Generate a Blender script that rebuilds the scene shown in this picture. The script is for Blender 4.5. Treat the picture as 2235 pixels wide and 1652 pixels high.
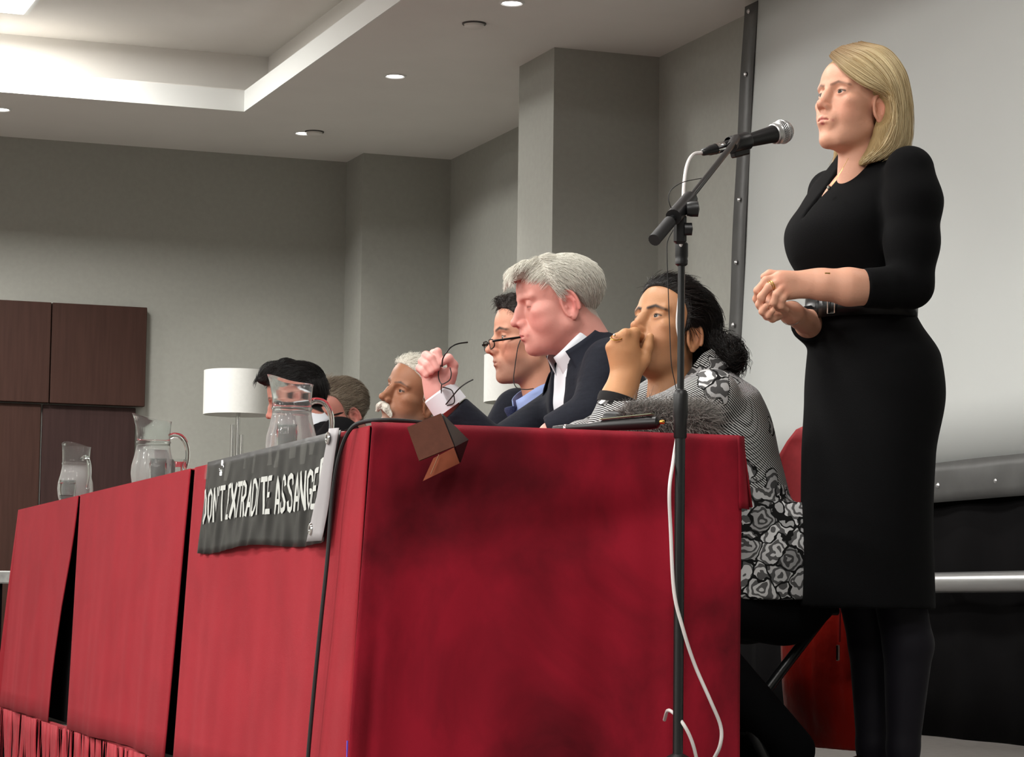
import bpy, math, random
import numpy as np
from mathutils import Vector, Matrix
random.seed(7); rng = np.random.default_rng(11)
for o in list(bpy.data.objects): bpy.data.objects.remove(o, do_unlink=True)
SC = bpy.context.scene
COL = SC.collection

# ------------------------------------------------------------------ camera
FPX, CX, CY = 5600.0, 1117.5, 826.0
YAW, PITCH, ROLL = 0.35087932, 0.08892412, 0.01327149
CAM = np.array([0.0, 0.0, 0.41])                       # metres above the stage floor
_f = np.array([math.sin(YAW)*math.cos(PITCH), math.cos(YAW)*math.cos(PITCH), math.sin(PITCH)])
_r0 = np.array([math.cos(YAW), -math.sin(YAW), 0.0]); _u0 = np.cross(_r0, _f)
RT = math.cos(ROLL)*_r0 + math.sin(ROLL)*_u0
UP = -math.sin(ROLL)*_r0 + math.cos(ROLL)*_u0
FW = _f
cd = bpy.data.cameras.new('camera'); cam = bpy.data.objects.new('camera', cd); COL.objects.link(cam)
cd.sensor_width = 36.0; cd.lens = 36.0*FPX/2235.0; cd.clip_start = 0.05; cd.clip_end = 100
cam.matrix_world = Matrix(((RT[0], UP[0], -FW[0], CAM[0]), (RT[1], UP[1], -FW[1], CAM[1]), (RT[2], UP[2], -FW[2], CAM[2]), (0, 0, 0, 1)))
SC.camera = cam

# ------------------------------------------------------------------ world, exposure
w = bpy.data.worlds.new('world'); SC.world = w; w.use_nodes = True
w.node_tree.nodes['Background'].inputs[0].default_value = (0.5, 0.5, 0.5, 1)
w.node_tree.nodes['Background'].inputs[1].default_value = 0.0
SC.view_settings.view_transform = 'Standard'; SC.view_settings.look = 'None'
SC.view_settings.gamma = 1.0; SC.view_settings.use_curve_mapping = False
SC.view_settings.exposure = 0.32
SC.cycles.max_bounces = 8; SC.cycles.diffuse_bounces = 4; SC.cycles.glossy_bounces = 3; SC.cycles.transmission_bounces = 8; SC.cycles.transparent_max_bounces = 8
SC.cycles.use_adaptive_sampling = True; SC.cycles.adaptive_threshold = 0.05; SC.cycles.sample_clamp_indirect = 6.0
SC.cycles.use_denoising = True

# ------------------------------------------------------------------ room lights (ceiling panels, most of them unseen, and downlights)
PANEL_W, DOWN_W = 80.0, 20.0
PANEL_XY = [(x, y) for x in (1.6, -0.9, -3.1, -5.3) for y in (11.56, 6.9, 5.2, 2.4, 0.7)]  # unseen panels spaced and powered to shape the light; only the first is visible
DOWN_XY = [(3.42, 12.47-1.533*k) for k in range(9)] + [(3.42-1.53*k, 12.47) for k in range(1, 5)]
CEIL_Z, COFFER_Z = 2.8, 3.15
def room_lights():
    for x, y in PANEL_XY:
        l = bpy.data.lights.new('panel_light', 'AREA'); l.shape = 'SQUARE'; l.size = 0.56; l.energy = PANEL_W if y > 9 or x < -2 else PANEL_W*(.28 if x > 1 else .55); l.color = (1.0, 0.985, 0.945)
        o = bpy.data.objects.new('panel_light', l); COL.objects.link(o); o.location = (x, y, COFFER_Z-0.03)
    for x, y in DOWN_XY:
        l = bpy.data.lights.new('downlight_beam', 'SPOT'); l.energy = DOWN_W; l.spot_size = math.radians(96); l.spot_blend = 0.55; l.shadow_soft_size = 0.035
        l.color = (1.0, 0.95, 0.90)
        o = bpy.data.objects.new('downlight_beam', l); COL.objects.link(o); o.location = (x, y, CEIL_Z-0.012)
room_lights()

# ------------------------------------------------------------------ geometry helpers
def V(*a): return np.array(a if len(a) > 1 else a[0], float)
def at(px, py, D):
    """World point seen at pixel (px,py) at depth D metres along the camera axis."""
    return CAM + (FW + RT*(px-CX)/FPX - UP*(py-CY)/FPX)*D
def unit(v): v = np.asarray(v, float); return v/np.linalg.norm(v)

def tag(o, label=None, cat=None, group=None, kind=None):
    if label: o['label'] = label
    if cat: o['category'] = cat
    if group: o['group'] = group
    if kind: o['kind'] = kind
    return o
def empty(name, loc, label=None, cat=None, group=None):
    o = bpy.data.objects.new(name, None); COL.objects.link(o); o.location = Vector(loc); o.empty_display_size = 0.05
    return tag(o, label, cat, group)
def link_mesh(name, me, mat, parent=None, smooth=True):
    o = bpy.data.objects.new(name, me); COL.objects.link(o)
    for m in (mat if isinstance(mat, (list, tuple)) else [mat]): me.materials.append(m)
    if smooth and len(me.polygons): me.polygons.foreach_set('use_smooth', np.ones(len(me.polygons), bool))
    if parent is not None: o.parent = parent
    return o
def origin_of(parent):
    p = np.zeros(3)
    while parent is not None:
        p = p + np.array(parent.location); parent = parent.parent
    return p
def raw_mesh(name, v, f):
    """v (N,3), f (M,3|4) index array or list of tuples."""
    me = bpy.data.meshes.new(name)
    if isinstance(f, np.ndarray):
        k = f.shape[1]
        me.vertices.add(len(v)); me.vertices.foreach_set('co', np.asarray(v, np.float32).ravel())
        me.loops.add(f.size); me.loops.foreach_set('vertex_index', f.astype(np.int32).ravel())
        me.polygons.add(len(f)); me.polygons.foreach_set('loop_start', np.arange(0, f.size, k, dtype=np.int32))
        me.update(calc_edges=True); me.validate()
    else:
        me.from_pydata([tuple(p) for p in v], [], [tuple(q) for q in f]); me.update()
    return me

class MB:
    """Collects boxes, tubes, lathes and grids in world coordinates; build() links them as one mesh."""
    def __init__(s): s.v = []; s.f = []; s.mi = []; s.cur = 0
    def add(s, v, f):
        b = len(s.v); s.v += [tuple(map(float, p)) for p in v]; s.f += [tuple(i+b for i in q) for q in f]; s.mi += [s.cur]*len(f); return s
    def box(s, c, half, M=None, bev=0.0):
        c = V(c); M = np.eye(3) if M is None else np.asarray(M, float)      # columns = local axes
        hx, hy, hz = half
        if bev <= 0:
            v = [(x*hx, y*hy, z*hz) for x in (-1, 1) for y in (-1, 1) for z in (-1, 1)]
            f = [(0, 1, 3, 2), (4, 6, 7, 5), (0, 4, 5, 1), (2, 3, 7, 6), (0, 2, 6, 4), (1, 5, 7, 3)]
        else:
            b = min(bev, hx*.99, hy*.99, hz*.99); v = []; ix = {}
            for x in (-1, 1):
                for y in (-1, 1):
                    for z in (-1, 1):
                        ix[x, y, z, 0] = len(v); v.append((x*hx, y*(hy-b), z*(hz-b)))
                        ix[x, y, z, 1] = len(v); v.append((x*(hx-b), y*hy, z*(hz-b)))
                        ix[x, y, z, 2] = len(v); v.append((x*(hx-b), y*(hy-b), z*hz))
            f = []
            for s_ in (-1, 1):
                q = [ix[s_, -1, -1, 0], ix[s_, 1, -1, 0], ix[s_, 1, 1, 0], ix[s_, -1, 1, 0]]; f.append(q if s_ > 0 else q[::-1])
                q = [ix[-1, s_, -1, 1], ix[1, s_, -1, 1], ix[1, s_, 1, 1], ix[-1, s_, 1, 1]]; f.append(q[::-1] if s_ > 0 else q)
                q = [ix[-1, -1, s_, 2], ix[1, -1, s_, 2], ix[1, 1, s_, 2], ix[-1, 1, s_, 2]]; f.append(q if s_ > 0 else q[::-1])
            for a in (-1, 1):
                for b_ in (-1, 1):
                    f.append([ix[a, b_, -1, 0], ix[a, b_, 1, 0], ix[a, b_, 1, 1], ix[a, b_, -1, 1]][::(1 if a*b_ > 0 else -1)])
                    f.append([ix[a, -1, b_, 0], ix[a, 1, b_, 0], ix[a, 1, b_, 2], ix[a, -1, b_, 2]][::(-1 if a*b_ > 0 else 1)])
                    f.append([ix[-1, a, b_, 1], ix[1, a, b_, 1], ix[1, a, b_, 2], ix[-1, a, b_, 2]][::(1 if a*b_ > 0 else -1)])
            for x in (-1, 1):
                for y in (-1, 1):
                    for z in (-1, 1):
                        q = [ix[x, y, z, 0], ix[x, y, z, 1], ix[x, y, z, 2]]; f.append(q if x*y*z > 0 else q[::-1])
        return s.add([c + M @ V(p) for p in v], f)
    def tube(s, pts, rad, n=10, cap=True, closed=False):
        P = [V(p) for p in pts]; R = [rad]*len(P) if np.isscalar(rad) else list(rad)
        m = len(P); T = []
        for i in range(m):
            a = P[(i-1) % m] if (closed or i > 0) else P[i]; b = P[(i+1) % m] if (closed or i < m-1) else P[i]
            T.append(unit(b-a) if np.linalg.norm(b-a) > 1e-9 else V(0, 0, 1))
        up = V(0, 0, 1) if abs(T[0][2]) < .9 else V(1, 0, 0)
        N = unit(np.cross(T[0], up)); v = []
        for i in range(m):
            N = N - T[i]*(N @ T[i]); N = unit(N); B = np.cross(T[i], N)
            for k in range(n):
                a = 2*math.pi*k/n; v.append(P[i] + R[i]*(math.cos(a)*N + math.sin(a)*B))
        f = []
        for i in range(m if closed else m-1):
            j = (i+1) % m
            for k in range(n): f.append((i*n+k, i*n+(k+1) % n, j*n+(k+1) % n, j*n+k))
        if cap and not closed: f.append(tuple(range(n))[::-1]); f.append(tuple((m-1)*n+k for k in range(n)))
        return s.add(v, f)
    def lathe(s, prof, c=(0, 0, 0), n=28, M=None, closed=False, fn=None):
        """prof [(r,z)...] spun round local z; fn(x,y,z)->(x,y,z) may deform."""
        c = V(c); M = np.eye(3) if M is None else np.asarray(M, float); v = []
        for (r_, z) in prof:
            for k in range(n):
                a = 2*math.pi*k/n; p = (r_*math.cos(a), r_*math.sin(a), z)
                if fn: p = fn(*p)
                v.append(c + M @ V(p))
        m = len(prof); f = []
        for i in range(m if closed else m-1):
            j = (i+1) % m
            for k in range(n): f.append((i*n+k, i*n+(k+1) % n, j*n+(k+1) % n, j*n+k))
        return s.add(v, f)
    def grid(s, nu, nv, fn, flip=False):
        """fn(u,v) -> point, u,v in 0..1"""
        v = [fn(i/(nu-1), j/(nv-1)) for j in range(nv) for i in range(nu)]
        f = [(j*nu+i, j*nu+i+1, (j+1)*nu+i+1, (j+1)*nu+i) for j in range(nv-1) for i in range(nu-1)]
        if flip: f = [q[::-1] for q in f]
        return s.add(v, f)
    def build(s, name, mat, parent=None, smooth=True, auto=40, solid=0, kind=None):
        org = origin_of(parent); vv = np.array(s.v)-org
        me = bpy.data.meshes.new(name); me.from_pydata([tuple(p) for p in vv], [], s.f); me.update()
        o = link_mesh(name, me, mat, parent, smooth)
        if any(s.mi): me.polygons.foreach_set('material_index', s.mi)
        if smooth and auto is not None:
            e = np.zeros(len(me.edges), bool)
            set_sharp(me, math.radians(auto))
        if solid:
            md = o.modifiers.new('thickness', 'SOLIDIFY'); md.thickness = solid; md.offset = -1
        if kind: o['kind'] = kind
        return o
def set_sharp(me, ang):
    me.set_sharp_from_angle(angle=ang)

# ------------------------------------------------------------------ materials
MATS = {}
def mat(name, col, rough=0.6, metal=0.0, spec=0.5, noise=None, bump=None, emit=None, alpha=None, sheen=0, coat=0, trans=0, ior=1.45, sss=0):
    """noise=(scale, amount, detail) mottles the colour; bump=(scale, strength, stretch) gives fine relief."""
    m = bpy.data.materials.new(name); m.use_nodes = True; nt = m.node_tree; b = nt.nodes['Principled BSDF']
    def S(k, v):
        if k in b.inputs: b.inputs[k].default_value = v
    S('Base Color', (*col, 1)); S('Roughness', rough); S('Metallic', metal); S('Specular IOR Level', spec); S('IOR', ior)
    if sheen: S('Sheen Weight', sheen); S('Sheen Roughness', 0.4)
    if coat: S('Coat Weight', coat)
    if trans: S('Transmission Weight', trans)
    if sss: S('Subsurface Weight', sss); S('Subsurface Radius', (0.012, 0.005, 0.003)); S('Subsurface Scale', 0.6)
    if emit: S('Emission Color', (*emit[0], 1)); S('Emission Strength', emit[1])
    tc = nt.nodes.new('ShaderNodeTexCoord')
    if noise:
        mp = nt.nodes.new('ShaderNodeMapping'); nt.links.new(tc.outputs['Object'], mp.inputs[0])
        st = noise[3] if len(noise) > 3 else (1, 1, 1); mp.inputs['Scale'].default_value = st
        n = nt.nodes.new('ShaderNodeTexNoise'); n.inputs['Scale'].default_value = noise[0]; n.inputs['Detail'].default_value = noise[2] if len(noise) > 2 else 4
        nt.links.new(mp.outputs[0], n.inputs['Vector'])
        r = nt.nodes.new('ShaderNodeMapRange'); r.inputs[1].default_value = 0.3; r.inputs[2].default_value = 0.7
        r.inputs[3].default_value = 1-noise[1]; r.inputs[4].default_value = 1+noise[1]; nt.links.new(n.outputs['Fac'], r.inputs[0])
        x = nt.nodes.new('ShaderNodeVectorMath'); x.operation = 'SCALE'; x.inputs[0].default_value = col
        nt.links.new(r.outputs[0], x.inputs['Scale']); nt.links.new(x.outputs[0], b.inputs['Base Color'])
    if bump:
        mp = nt.nodes.new('ShaderNodeMapping'); nt.links.new(tc.outputs['Object'], mp.inputs[0])
        mp.inputs['Scale'].default_value = bump[2] if len(bump) > 2 else (1, 1, 1)
        n = nt.nodes.new('ShaderNodeTexNoise'); n.inputs['Scale'].default_value = bump[0]; n.inputs['Detail'].default_value = 3
        nt.links.new(mp.outputs[0], n.inputs['Vector'])
        bp = nt.nodes.new('ShaderNodeBump'); bp.inputs['Strength'].default_value = bump[1]; bp.inputs['Distance'].default_value = 0.004
        nt.links.new(n.outputs['Fac'], bp.inputs['Height']); nt.links.new(bp.outputs[0], b.inputs['Normal'])
    MATS[name] = m
    return m
def srgb(r, g, b): return tuple(((c/255)/12.92 if c/255 <= .04045 else ((c/255+.055)/1.055)**2.4) for c in (r, g, b))
def mat_vcol(name, rough=0.5, spec=0.4, sss=0.0, bump=None):
    m = mat(name, (1, 1, 1), rough, spec=spec, bump=bump, sss=sss); nt = m.node_tree
    a = nt.nodes.new('ShaderNodeVertexColor'); a.layer_name = 'Col'; nt.links.new(a.outputs['Color'], nt.nodes['Principled BSDF'].inputs['Base Color'])
    return m
# ================================================================== materials of the place
M_wall = mat('wall_paint', srgb(156, 156, 149), 0.85, noise=(40, .03, 3), bump=(420, .12))
M_ceil = mat('ceiling_paint', srgb(222, 219, 214), 0.9, noise=(3, .02, 3))
M_white = mat('white_paint', srgb(222, 223, 220), 0.8)
M_floor = mat('hall_carpet', srgb(92, 84, 80), 0.95, noise=(90, .2, 4), bump=(300, .4))
M_stage = mat('stage_vinyl', srgb(118, 114, 110), 0.6, noise=(30, .12, 4))
M_wood = mat('dark_walnut', srgb(60, 40, 34), 0.5, spec=.2, noise=(9, .16, 6, (6, 6, .35)), bump=(60, .05, (6, 6, .3)))
M_wood2 = mat('dark_walnut_lower', srgb(54, 38, 36), 0.5, spec=.2, noise=(9, .16, 6, (6, 6, .35)), bump=(60, .05, (6, 6, .3)))
M_black_drape = mat('black_drape', srgb(12, 11, 12), 0.95, spec=.08, noise=(8, .2, 3))
M_screen = mat('screen_fabric', srgb(198, 201, 199), 0.75, noise=(2, .012, 2))
M_screen_edge = mat('screen_border', srgb(78, 78, 77), 0.5, noise=(12, .12, 3))
M_alu = mat('aluminium', srgb(200, 201, 202), 0.32, metal=0.9)
M_chrome = mat('chrome', srgb(225, 225, 225), 0.12, metal=1.0)
M_light = mat('lamp_glow', (1, 1, 1), 0.5, emit=((1.0, .96, .95), 14.0))
M_panel = mat('light_panel', (1, 1, 1), 0.5, emit=((1.0, .985, .96), 6.0))
M_marble = mat('marble', srgb(150, 150, 148), 0.35, noise=(18, .3, 6))
def struct(name, mb, m, parent=None, smooth=False):
    o = mb.build(name, m, parent, smooth=smooth)
    o['kind'] = 'structure'
    return o

# ================================================================== the room
XB, YA, XP = 4.36, 13.22, 3.87                 # side wall plane, far wall plane, face of the pilasters
X0, Y0 = -7.0, -5.0
FLOOR_Z = -0.60                                # the hall floor; the stage top is z = 0
struct('floor', MB().box(((X0+XB)/2, (Y0+YA)/2, FLOOR_Z-.05), ((XB-X0)/2+.2, (YA-Y0)/2+.2, .05)), M_floor)
struct('wall_far', MB().box(((X0+XB)/2, YA+.06, 1.2), ((XB-X0)/2+.2, .06, 2.0)), M_wall)
struct('wall_side', MB().box((XB+.06, (Y0+YA)/2, 1.2), (.06, (YA-Y0)/2+.2, 2.0)), M_wall)
struct('wall_left', MB().box((X0-.06, (Y0+YA)/2, 1.2), (.06, (YA-Y0)/2+.2, 2.0)), M_wall)
struct('wall_rear', MB().box(((X0+XB)/2, Y0-.06, 1.2), ((XB-X0)/2+.2, .06, 2.0)), M_wall)
struct('wall_pilaster_corner', MB().box(((XP+XB)/2, (12.91+YA)/2, 1.1), ((XB-XP)/2, (YA-12.91)/2, 1.7)), M_wall)
struct('wall_pilaster_middle', MB().box(((XP+XB)/2, 10.315, 1.1), ((XB-XP)/2, .215, 1.7)), M_wall)
# dropped ceiling ring with a coffer, lip and raised ceiling
COFFER_X = [(-6.4, 3.01)]; COFFER_Y = [(-3.6, 3.4), (4.2, 7.9), (8.7, 12.06)]  # unseen dividing strips between coffers added to shade the upper walls
c = MB(); zc, th = CEIL_Z, 0.055
xs = [X0-.1]+[v for q in COFFER_X for v in q]+[XB+.1]
for k in range(0, len(xs), 2): c.box(((xs[k]+xs[k+1])/2, (Y0+YA)/2, zc+th), ((xs[k+1]-xs[k])/2, (YA-Y0)/2+.1, th))
ys = [Y0-.1]+[v for q in COFFER_Y for v in q]+[YA+.1]
for (xa, xb) in COFFER_X:
    for k in range(0, len(ys), 2): c.box(((xa+xb)/2, (ys[k]+ys[k+1])/2, zc+th), ((xb-xa)/2, (ys[k+1]-ys[k])/2, th))
struct('ceiling', c, M_ceil)
c = MB(); t_ = .008; u = MB(); zt = COFFER_Z
for (xa, xb) in COFFER_X:
    for (ya, yb) in COFFER_Y:
        for x in (xa+t_/2, xb-t_/2): c.box((x, (ya+yb)/2, zc+.052), (t_/2, (yb-ya)/2, .052))
        for y in (ya+t_/2, yb-t_/2): c.box(((xa+xb)/2, y, zc+.052), ((xb-xa)/2-.008, t_/2, .052))
        g_ = .19; hz_ = (zt-2.905)/2                              # raised lid, set back behind the lip
        u.box(((xa+xb)/2, (ya+yb)/2, zt+.03), ((xb-xa)/2+g_+.05, (yb-ya)/2+.31+.05, .03))
        for x in (xa-g_-.025, xb+g_+.025): u.box((x, (ya+yb)/2, 2.905+hz_), (.025, (yb-ya)/2+.31, hz_))
        for y in (ya-.31-.025, yb+.31+.025): u.box(((xa+xb)/2, y, 2.905+hz_), ((xb-xa)/2+g_, .025, hz_))
struct('trim_1', c, M_white)
struct('ceiling_coffer', u, M_ceil)
# stage platform
TA = np.array([1.434, 4.685, 0.0]); TB = np.array([1.597, 9.741, 0.0]); TD = unit(TB-TA); TN = np.array([TD[1], -TD[0], 0.0])   # front edge of the tables, along, inward
def tb(s, d, z): return TA + TD*s + TN*d + V(0, 0, z)        # along the table, depth from its front edge, height
a0, a1 = tb(-3.2, -.022, 0), tb(7.6, -.022, 0)
st = MB().add([(*a0[:2], 0), (XB-.02, a0[1], 0), (XB-.02, YA-.07, 0), (a1[0], YA-.07, 0), (*a0[:2], FLOOR_Z), (XB-.02, a0[1], FLOOR_Z), (XB-.02, YA-.07, FLOOR_Z), (a1[0], YA-.07, FLOOR_Z)],
              [(0, 1, 2, 3), (7, 6, 5, 4), (0, 4, 5, 1), (1, 5, 6, 2), (2, 6, 7, 3), (3, 7, 4, 0)])
st.mi = [0, 1, 1, 1, 1, 1]
struct('floor_stage', st, [M_stage, M_black_drape])
# dark lower wall behind the stage under the screen and its skirting
struct('trim_dado', MB().box((XB-.02, 6.55, .40), (.018, 2.62, .40)), M_black_drape)
struct('baseboard_side', MB().box((XB-.040, 6.55, .012), (.003, 2.62, .012)), mat('skirting_grey', srgb(70, 70, 72), .5))
# walnut panelling on the far wall: each board a piece
pan = empty('trim_panelling', (2.0, YA-.03, .3)); pan['kind'] = 'structure'; pan['label'] = 'dark walnut panelling of stepped boards on the far wall'
for i, (xa, xb, za, zb, yo, m) in enumerate([(2.292, 2.786, 1.425, 1.945, .05, M_wood), (1.79, 2.286, 1.425, 1.945, .05, M_wood), (1.28, 1.784, 1.425, 1.945, .05, M_wood),
        (2.262, 2.745, -.60, 1.418, .02, M_wood2), (1.76, 2.252, -.60, 1.418, .026, M_wood), (1.25, 1.752, -.60, 1.418, .02, M_wood2)]):
    MB().box(((xa+xb)/2, YA-yo/2-.002, (za+zb)/2), ((xb-xa)/2, yo/2, (zb-za)/2), bev=.003).build('panel', m, pan, smooth=False)

# ================================================================== ceiling fittings
ORD = ['first', 'second', 'third', 'fourth', 'fifth', 'sixth', 'seventh', 'eighth', 'ninth', 'tenth']
for i, (x, y) in enumerate(PANEL_XY):
    e = empty('ceiling_panel_light', (x, y, COFFER_Z))
    tag(e, 'square white light panel in the raised ceiling, at the top left corner' if i == 0 else 'unseen square ceiling panel, %s from the far wall, %s row from the screen' % (ORD[i % 5], ORD[i//5]), 'ceiling light', 'square ceiling panels')
    MB().box((x, y, COFFER_Z-.006), (.31, .31, .006)).build('frame', M_white, e, smooth=False)
    MB().box((x, y, COFFER_Z-.014), (.285, .285, .003)).build('diffuser', M_panel, e, smooth=False)
dl_names = {0: 'small round ceiling downlight near the corner pilaster, beside a flat disc', 1: 'small round ceiling downlight left of the pilaster top, middle of the row', 2: 'small round ceiling downlight at the top edge of the picture',
            9: 'small round ceiling downlight at the far left edge above the walnut panels'}
for i, (x, y) in enumerate(DOWN_XY):
    e = empty('downlight', (x, y, CEIL_Z)); tag(e, dl_names.get(i, ('small round ceiling downlight, %s along the screen wall from the far corner' % ORD[i]) if i < 9 else ('small round ceiling downlight, %s along the far wall from the corner' % ORD[i-8])), 'downlight', 'ceiling downlights')
    MB().lathe([(.052, 0), (.052, -.004), (.044, -.007), (.038, -.004), (.036, .004)], (x, y, CEIL_Z), 24).build('ring', M_white, e)
    MB().lathe([(.0005, -.003), (.020, -.003), (.036, -.001)], (x, y, CEIL_Z), 24).build('bulb', M_light, e)
for (px, py, lab) in ((1035, 51, 'flat round ceiling disc beside the downlights near the top edge'), (686, 287, 'small flat round ceiling disc right beside the far downlight')):
    d = FW + RT*(px-CX)/FPX - UP*(py-CY)/FPX; p = CAM + d*(CEIL_Z-CAM[2])/d[2]
    e = empty('ceiling_disc', p); tag(e, lab, 'ceiling disc')
    MB().lathe([(.001, -.02), (.034, -.019), (.041, -.014), (.043, 0)], p, 26).build('cover', M_ceil, e)
    MB().lathe([(.050, -.004), (.048, -.006), (.044, -.006), (.05, 0)], p, 26).build('rim', MATS.get('disc_grey') or mat('disc_grey', srgb(90, 87, 84), .6), e)

# ================================================================== projection screen on the side wall
XS = 4.27
scr = empty('projection_screen', (XS, 7.0, 0.9), 'large pale grey projection screen with dark riveted border on the wall', 'projection screen')
def sy(z): return 8.93 + (2.8-z)*.105          # the left border leans
zb = .905
q = MB(); q.grid(14, 10, lambda u, v: ((XS + .002*math.sin(3*u)*math.sin(2.2*v)), 4.4 + (sy(zb+(2.79-zb)*v)-4.4)*u, zb+(2.79-zb)*v))
q.build('screen_surface', M_screen, scr, solid=.004)
q = MB(); q.grid(3, 40, lambda u, v: (XS-.003+.002*math.sin(20*v), sy(.78+2.0*v)-.012+.115*u+.004*math.sin(11*v), .78+2.0*v))
q.build('border_side', M_screen_edge, scr, solid=.006)
q = MB(); q.grid(70, 5, lambda u, v: (XS-.012-.008*math.sin(v*3.1)+.005*math.sin(u*61)*math.sin(v*3.1)*(.6+.4*math.sin(23*u)), 4.4+(sy(.9)+.10-4.4)*u, .775+.130*v+.004*math.sin(13*u+1)))
q.build('border_bottom', M_screen_edge, scr, solid=.006)
for k in range(10):
    z = 2.79-(.04+.245*k)
    if z < .8: break
    MB().lathe([(.0005, .006), (.006, .005), (.010, 0)], (XS-.016, sy(z)+.045, z), 12, M=((0, 0, -1), (0, 1, 0), (1, 0, 0))).build('rivet', M_alu, scr)
for k in range(9):
    MB().lathe([(.0005, .006), (.006, .005), (.010, 0)], (XS-.022, 8.6-.37*k, .83), 12, M=((0, 0, -1), (0, 1, 0), (1, 0, 0))).build('rivet', M_alu, scr)
bar = empty('metal_rail', (XS-.05, 6.5, .53), 'light grey metal rail running low along the black wall', 'rail')
MB().tube([(XS-.09, 4.4, .515), (XS-.09, 8.6, .505)], .034, 14).build('tube', M_alu, bar)
for y in (4.9, 6.2, 7.5): MB().box((XS-.045, y, .51), (.05, .02, .015)).build('bracket', M_black_drape, bar)
# black cloth under the screen
q = MB(); q.grid(90, 4, lambda u, v: (XS+.028+.008*math.sin(u*75), 4.4+4.6*u, .004+.776*v))
tag(q.build('backdrop_drape', M_black_drape, None, solid=.004), 'black cloth drape hanging below the projection screen', 'drape')
# ================================================================== prop materials
def cloth_mat(name, col, dark, scale, amt, stretch=(1, 1, 1)):
    """Velvet: nap marks mottle the colour, a weave gives fine relief, sheen at grazing angles."""
    m = mat(name, col, 0.88, spec=.2, sheen=.22, bump=(700, .25)); nt = m.node_tree; b = nt.nodes['Principled BSDF']
    tc = nt.nodes.new('ShaderNodeTexCoord'); mp = nt.nodes.new('ShaderNodeMapping'); mp.inputs['Scale'].default_value = stretch
    nt.links.new(tc.outputs['Object'], mp.inputs[0])
    n1 = nt.nodes.new('ShaderNodeTexNoise'); n1.inputs['Scale'].default_value = scale; n1.inputs['Detail'].default_value = 6; n1.inputs['Roughness'].default_value = .55; n1.inputs['Distortion'].default_value = .6
    nt.links.new(mp.outputs[0], n1.inputs['Vector'])
    r = nt.nodes.new('ShaderNodeValToRGB'); r.color_ramp.elements[0].position = .38; r.color_ramp.elements[1].position = .64
    r.color_ramp.elements[0].color = (*[c*(1-amt)+d*amt for c, d in zip(col, dark)], 1); r.color_ramp.elements[1].color = (*col, 1)
    nt.links.new(n1.outputs['Fac'], r.inputs[0]); nt.links.new(r.outputs[0], b.inputs['Base Color'])
    b.inputs['Sheen Tint'].default_value = (*[min(1, c*1.6+.05) for c in col], 1)
    return m
M_cloth = cloth_mat('red_tablecloth', srgb(142, 32, 42), srgb(126, 27, 36), 5, .6)
M_cloth_end = cloth_mat('red_velvet', srgb(136, 18, 36), srgb(72, 6, 16), 3.4, .9, (1, 1, .8))
M_fringe = mat('red_fringe', srgb(150, 36, 46), .85, noise=(30, .1, 3))
M_trestle = mat('table_board', srgb(60, 45, 38), .6, noise=(6, .1, 3))
M_blk = mat('black_plastic', srgb(20, 20, 21), .38)
M_blkmetal = mat('black_steel', srgb(24, 25, 26), .3, spec=.6)
M_rubber = mat('black_rubber', srgb(26, 25, 26), .65)
M_banner = mat('banner_vinyl', srgb(26, 25, 25), .36, spec=.3)
M_banner_back = mat('banner_back', srgb(150, 146, 148), .45)
M_letter = mat('banner_print', srgb(186, 188, 184), .45)
M_wire_white = mat('white_cable', srgb(205, 200, 198), .45)
def glass_mat(name, col=(1, 1, 1), rough=0.0, ior=1.45):
    m = bpy.data.materials.new(name); m.use_nodes = True; nt = m.node_tree
    g = nt.nodes.new('ShaderNodeBsdfGlass'); g.inputs['Color'].default_value = (*col, 1); g.inputs['Roughness'].default_value = rough; g.inputs['IOR'].default_value = ior
    nt.links.new(g.outputs[0], nt.nodes['Material Output'].inputs['Surface']); return m
M_glass = glass_mat('clear_glass', (.97, .985, .98), 0, 1.32); M_water = glass_mat('water', (.97, .98, .98), 0, 1.16)
def misted_glass():
    m = glass_mat('misted_glass', (.96, .98, .975), .06, 1.22); nt = m.node_tree; out = nt.nodes['Material Output']; g = out.inputs['Surface'].links[0].from_node
    d = nt.nodes.new('ShaderNodeBsdfDiffuse'); d.inputs['Color'].default_value = (.8, .8, .79, 1); t = nt.nodes.new('ShaderNodeBsdfTranslucent'); t.inputs['Color'].default_value = (.8, .8, .79, 1)
    a = nt.nodes.new('ShaderNodeMixShader'); nt.links.new(d.outputs[0], a.inputs[1]); nt.links.new(t.outputs[0], a.inputs[2])
    tc = nt.nodes.new('ShaderNodeTexCoord'); sx = nt.nodes.new('ShaderNodeSeparateXYZ'); nt.links.new(tc.outputs['Object'], sx.inputs[0])
    r = nt.nodes.new('ShaderNodeMapRange'); r.inputs[1].default_value = .13; r.inputs[2].default_value = .16; r.inputs[3].default_value = .24; r.inputs[4].default_value = .03; nt.links.new(sx.outputs[2], r.inputs[0])
    x = nt.nodes.new('ShaderNodeMixShader'); nt.links.new(r.outputs[0], x.inputs[0]); nt.links.new(g.outputs[0], x.inputs[1]); nt.links.new(a.outputs[0], x.inputs[2]); nt.links.new(x.outputs[0], out.inputs['Surface']); return m
M_mist = misted_glass()
M_lens = glass_mat('lens', (.98, .99, .99), 0, 1.05)
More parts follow.
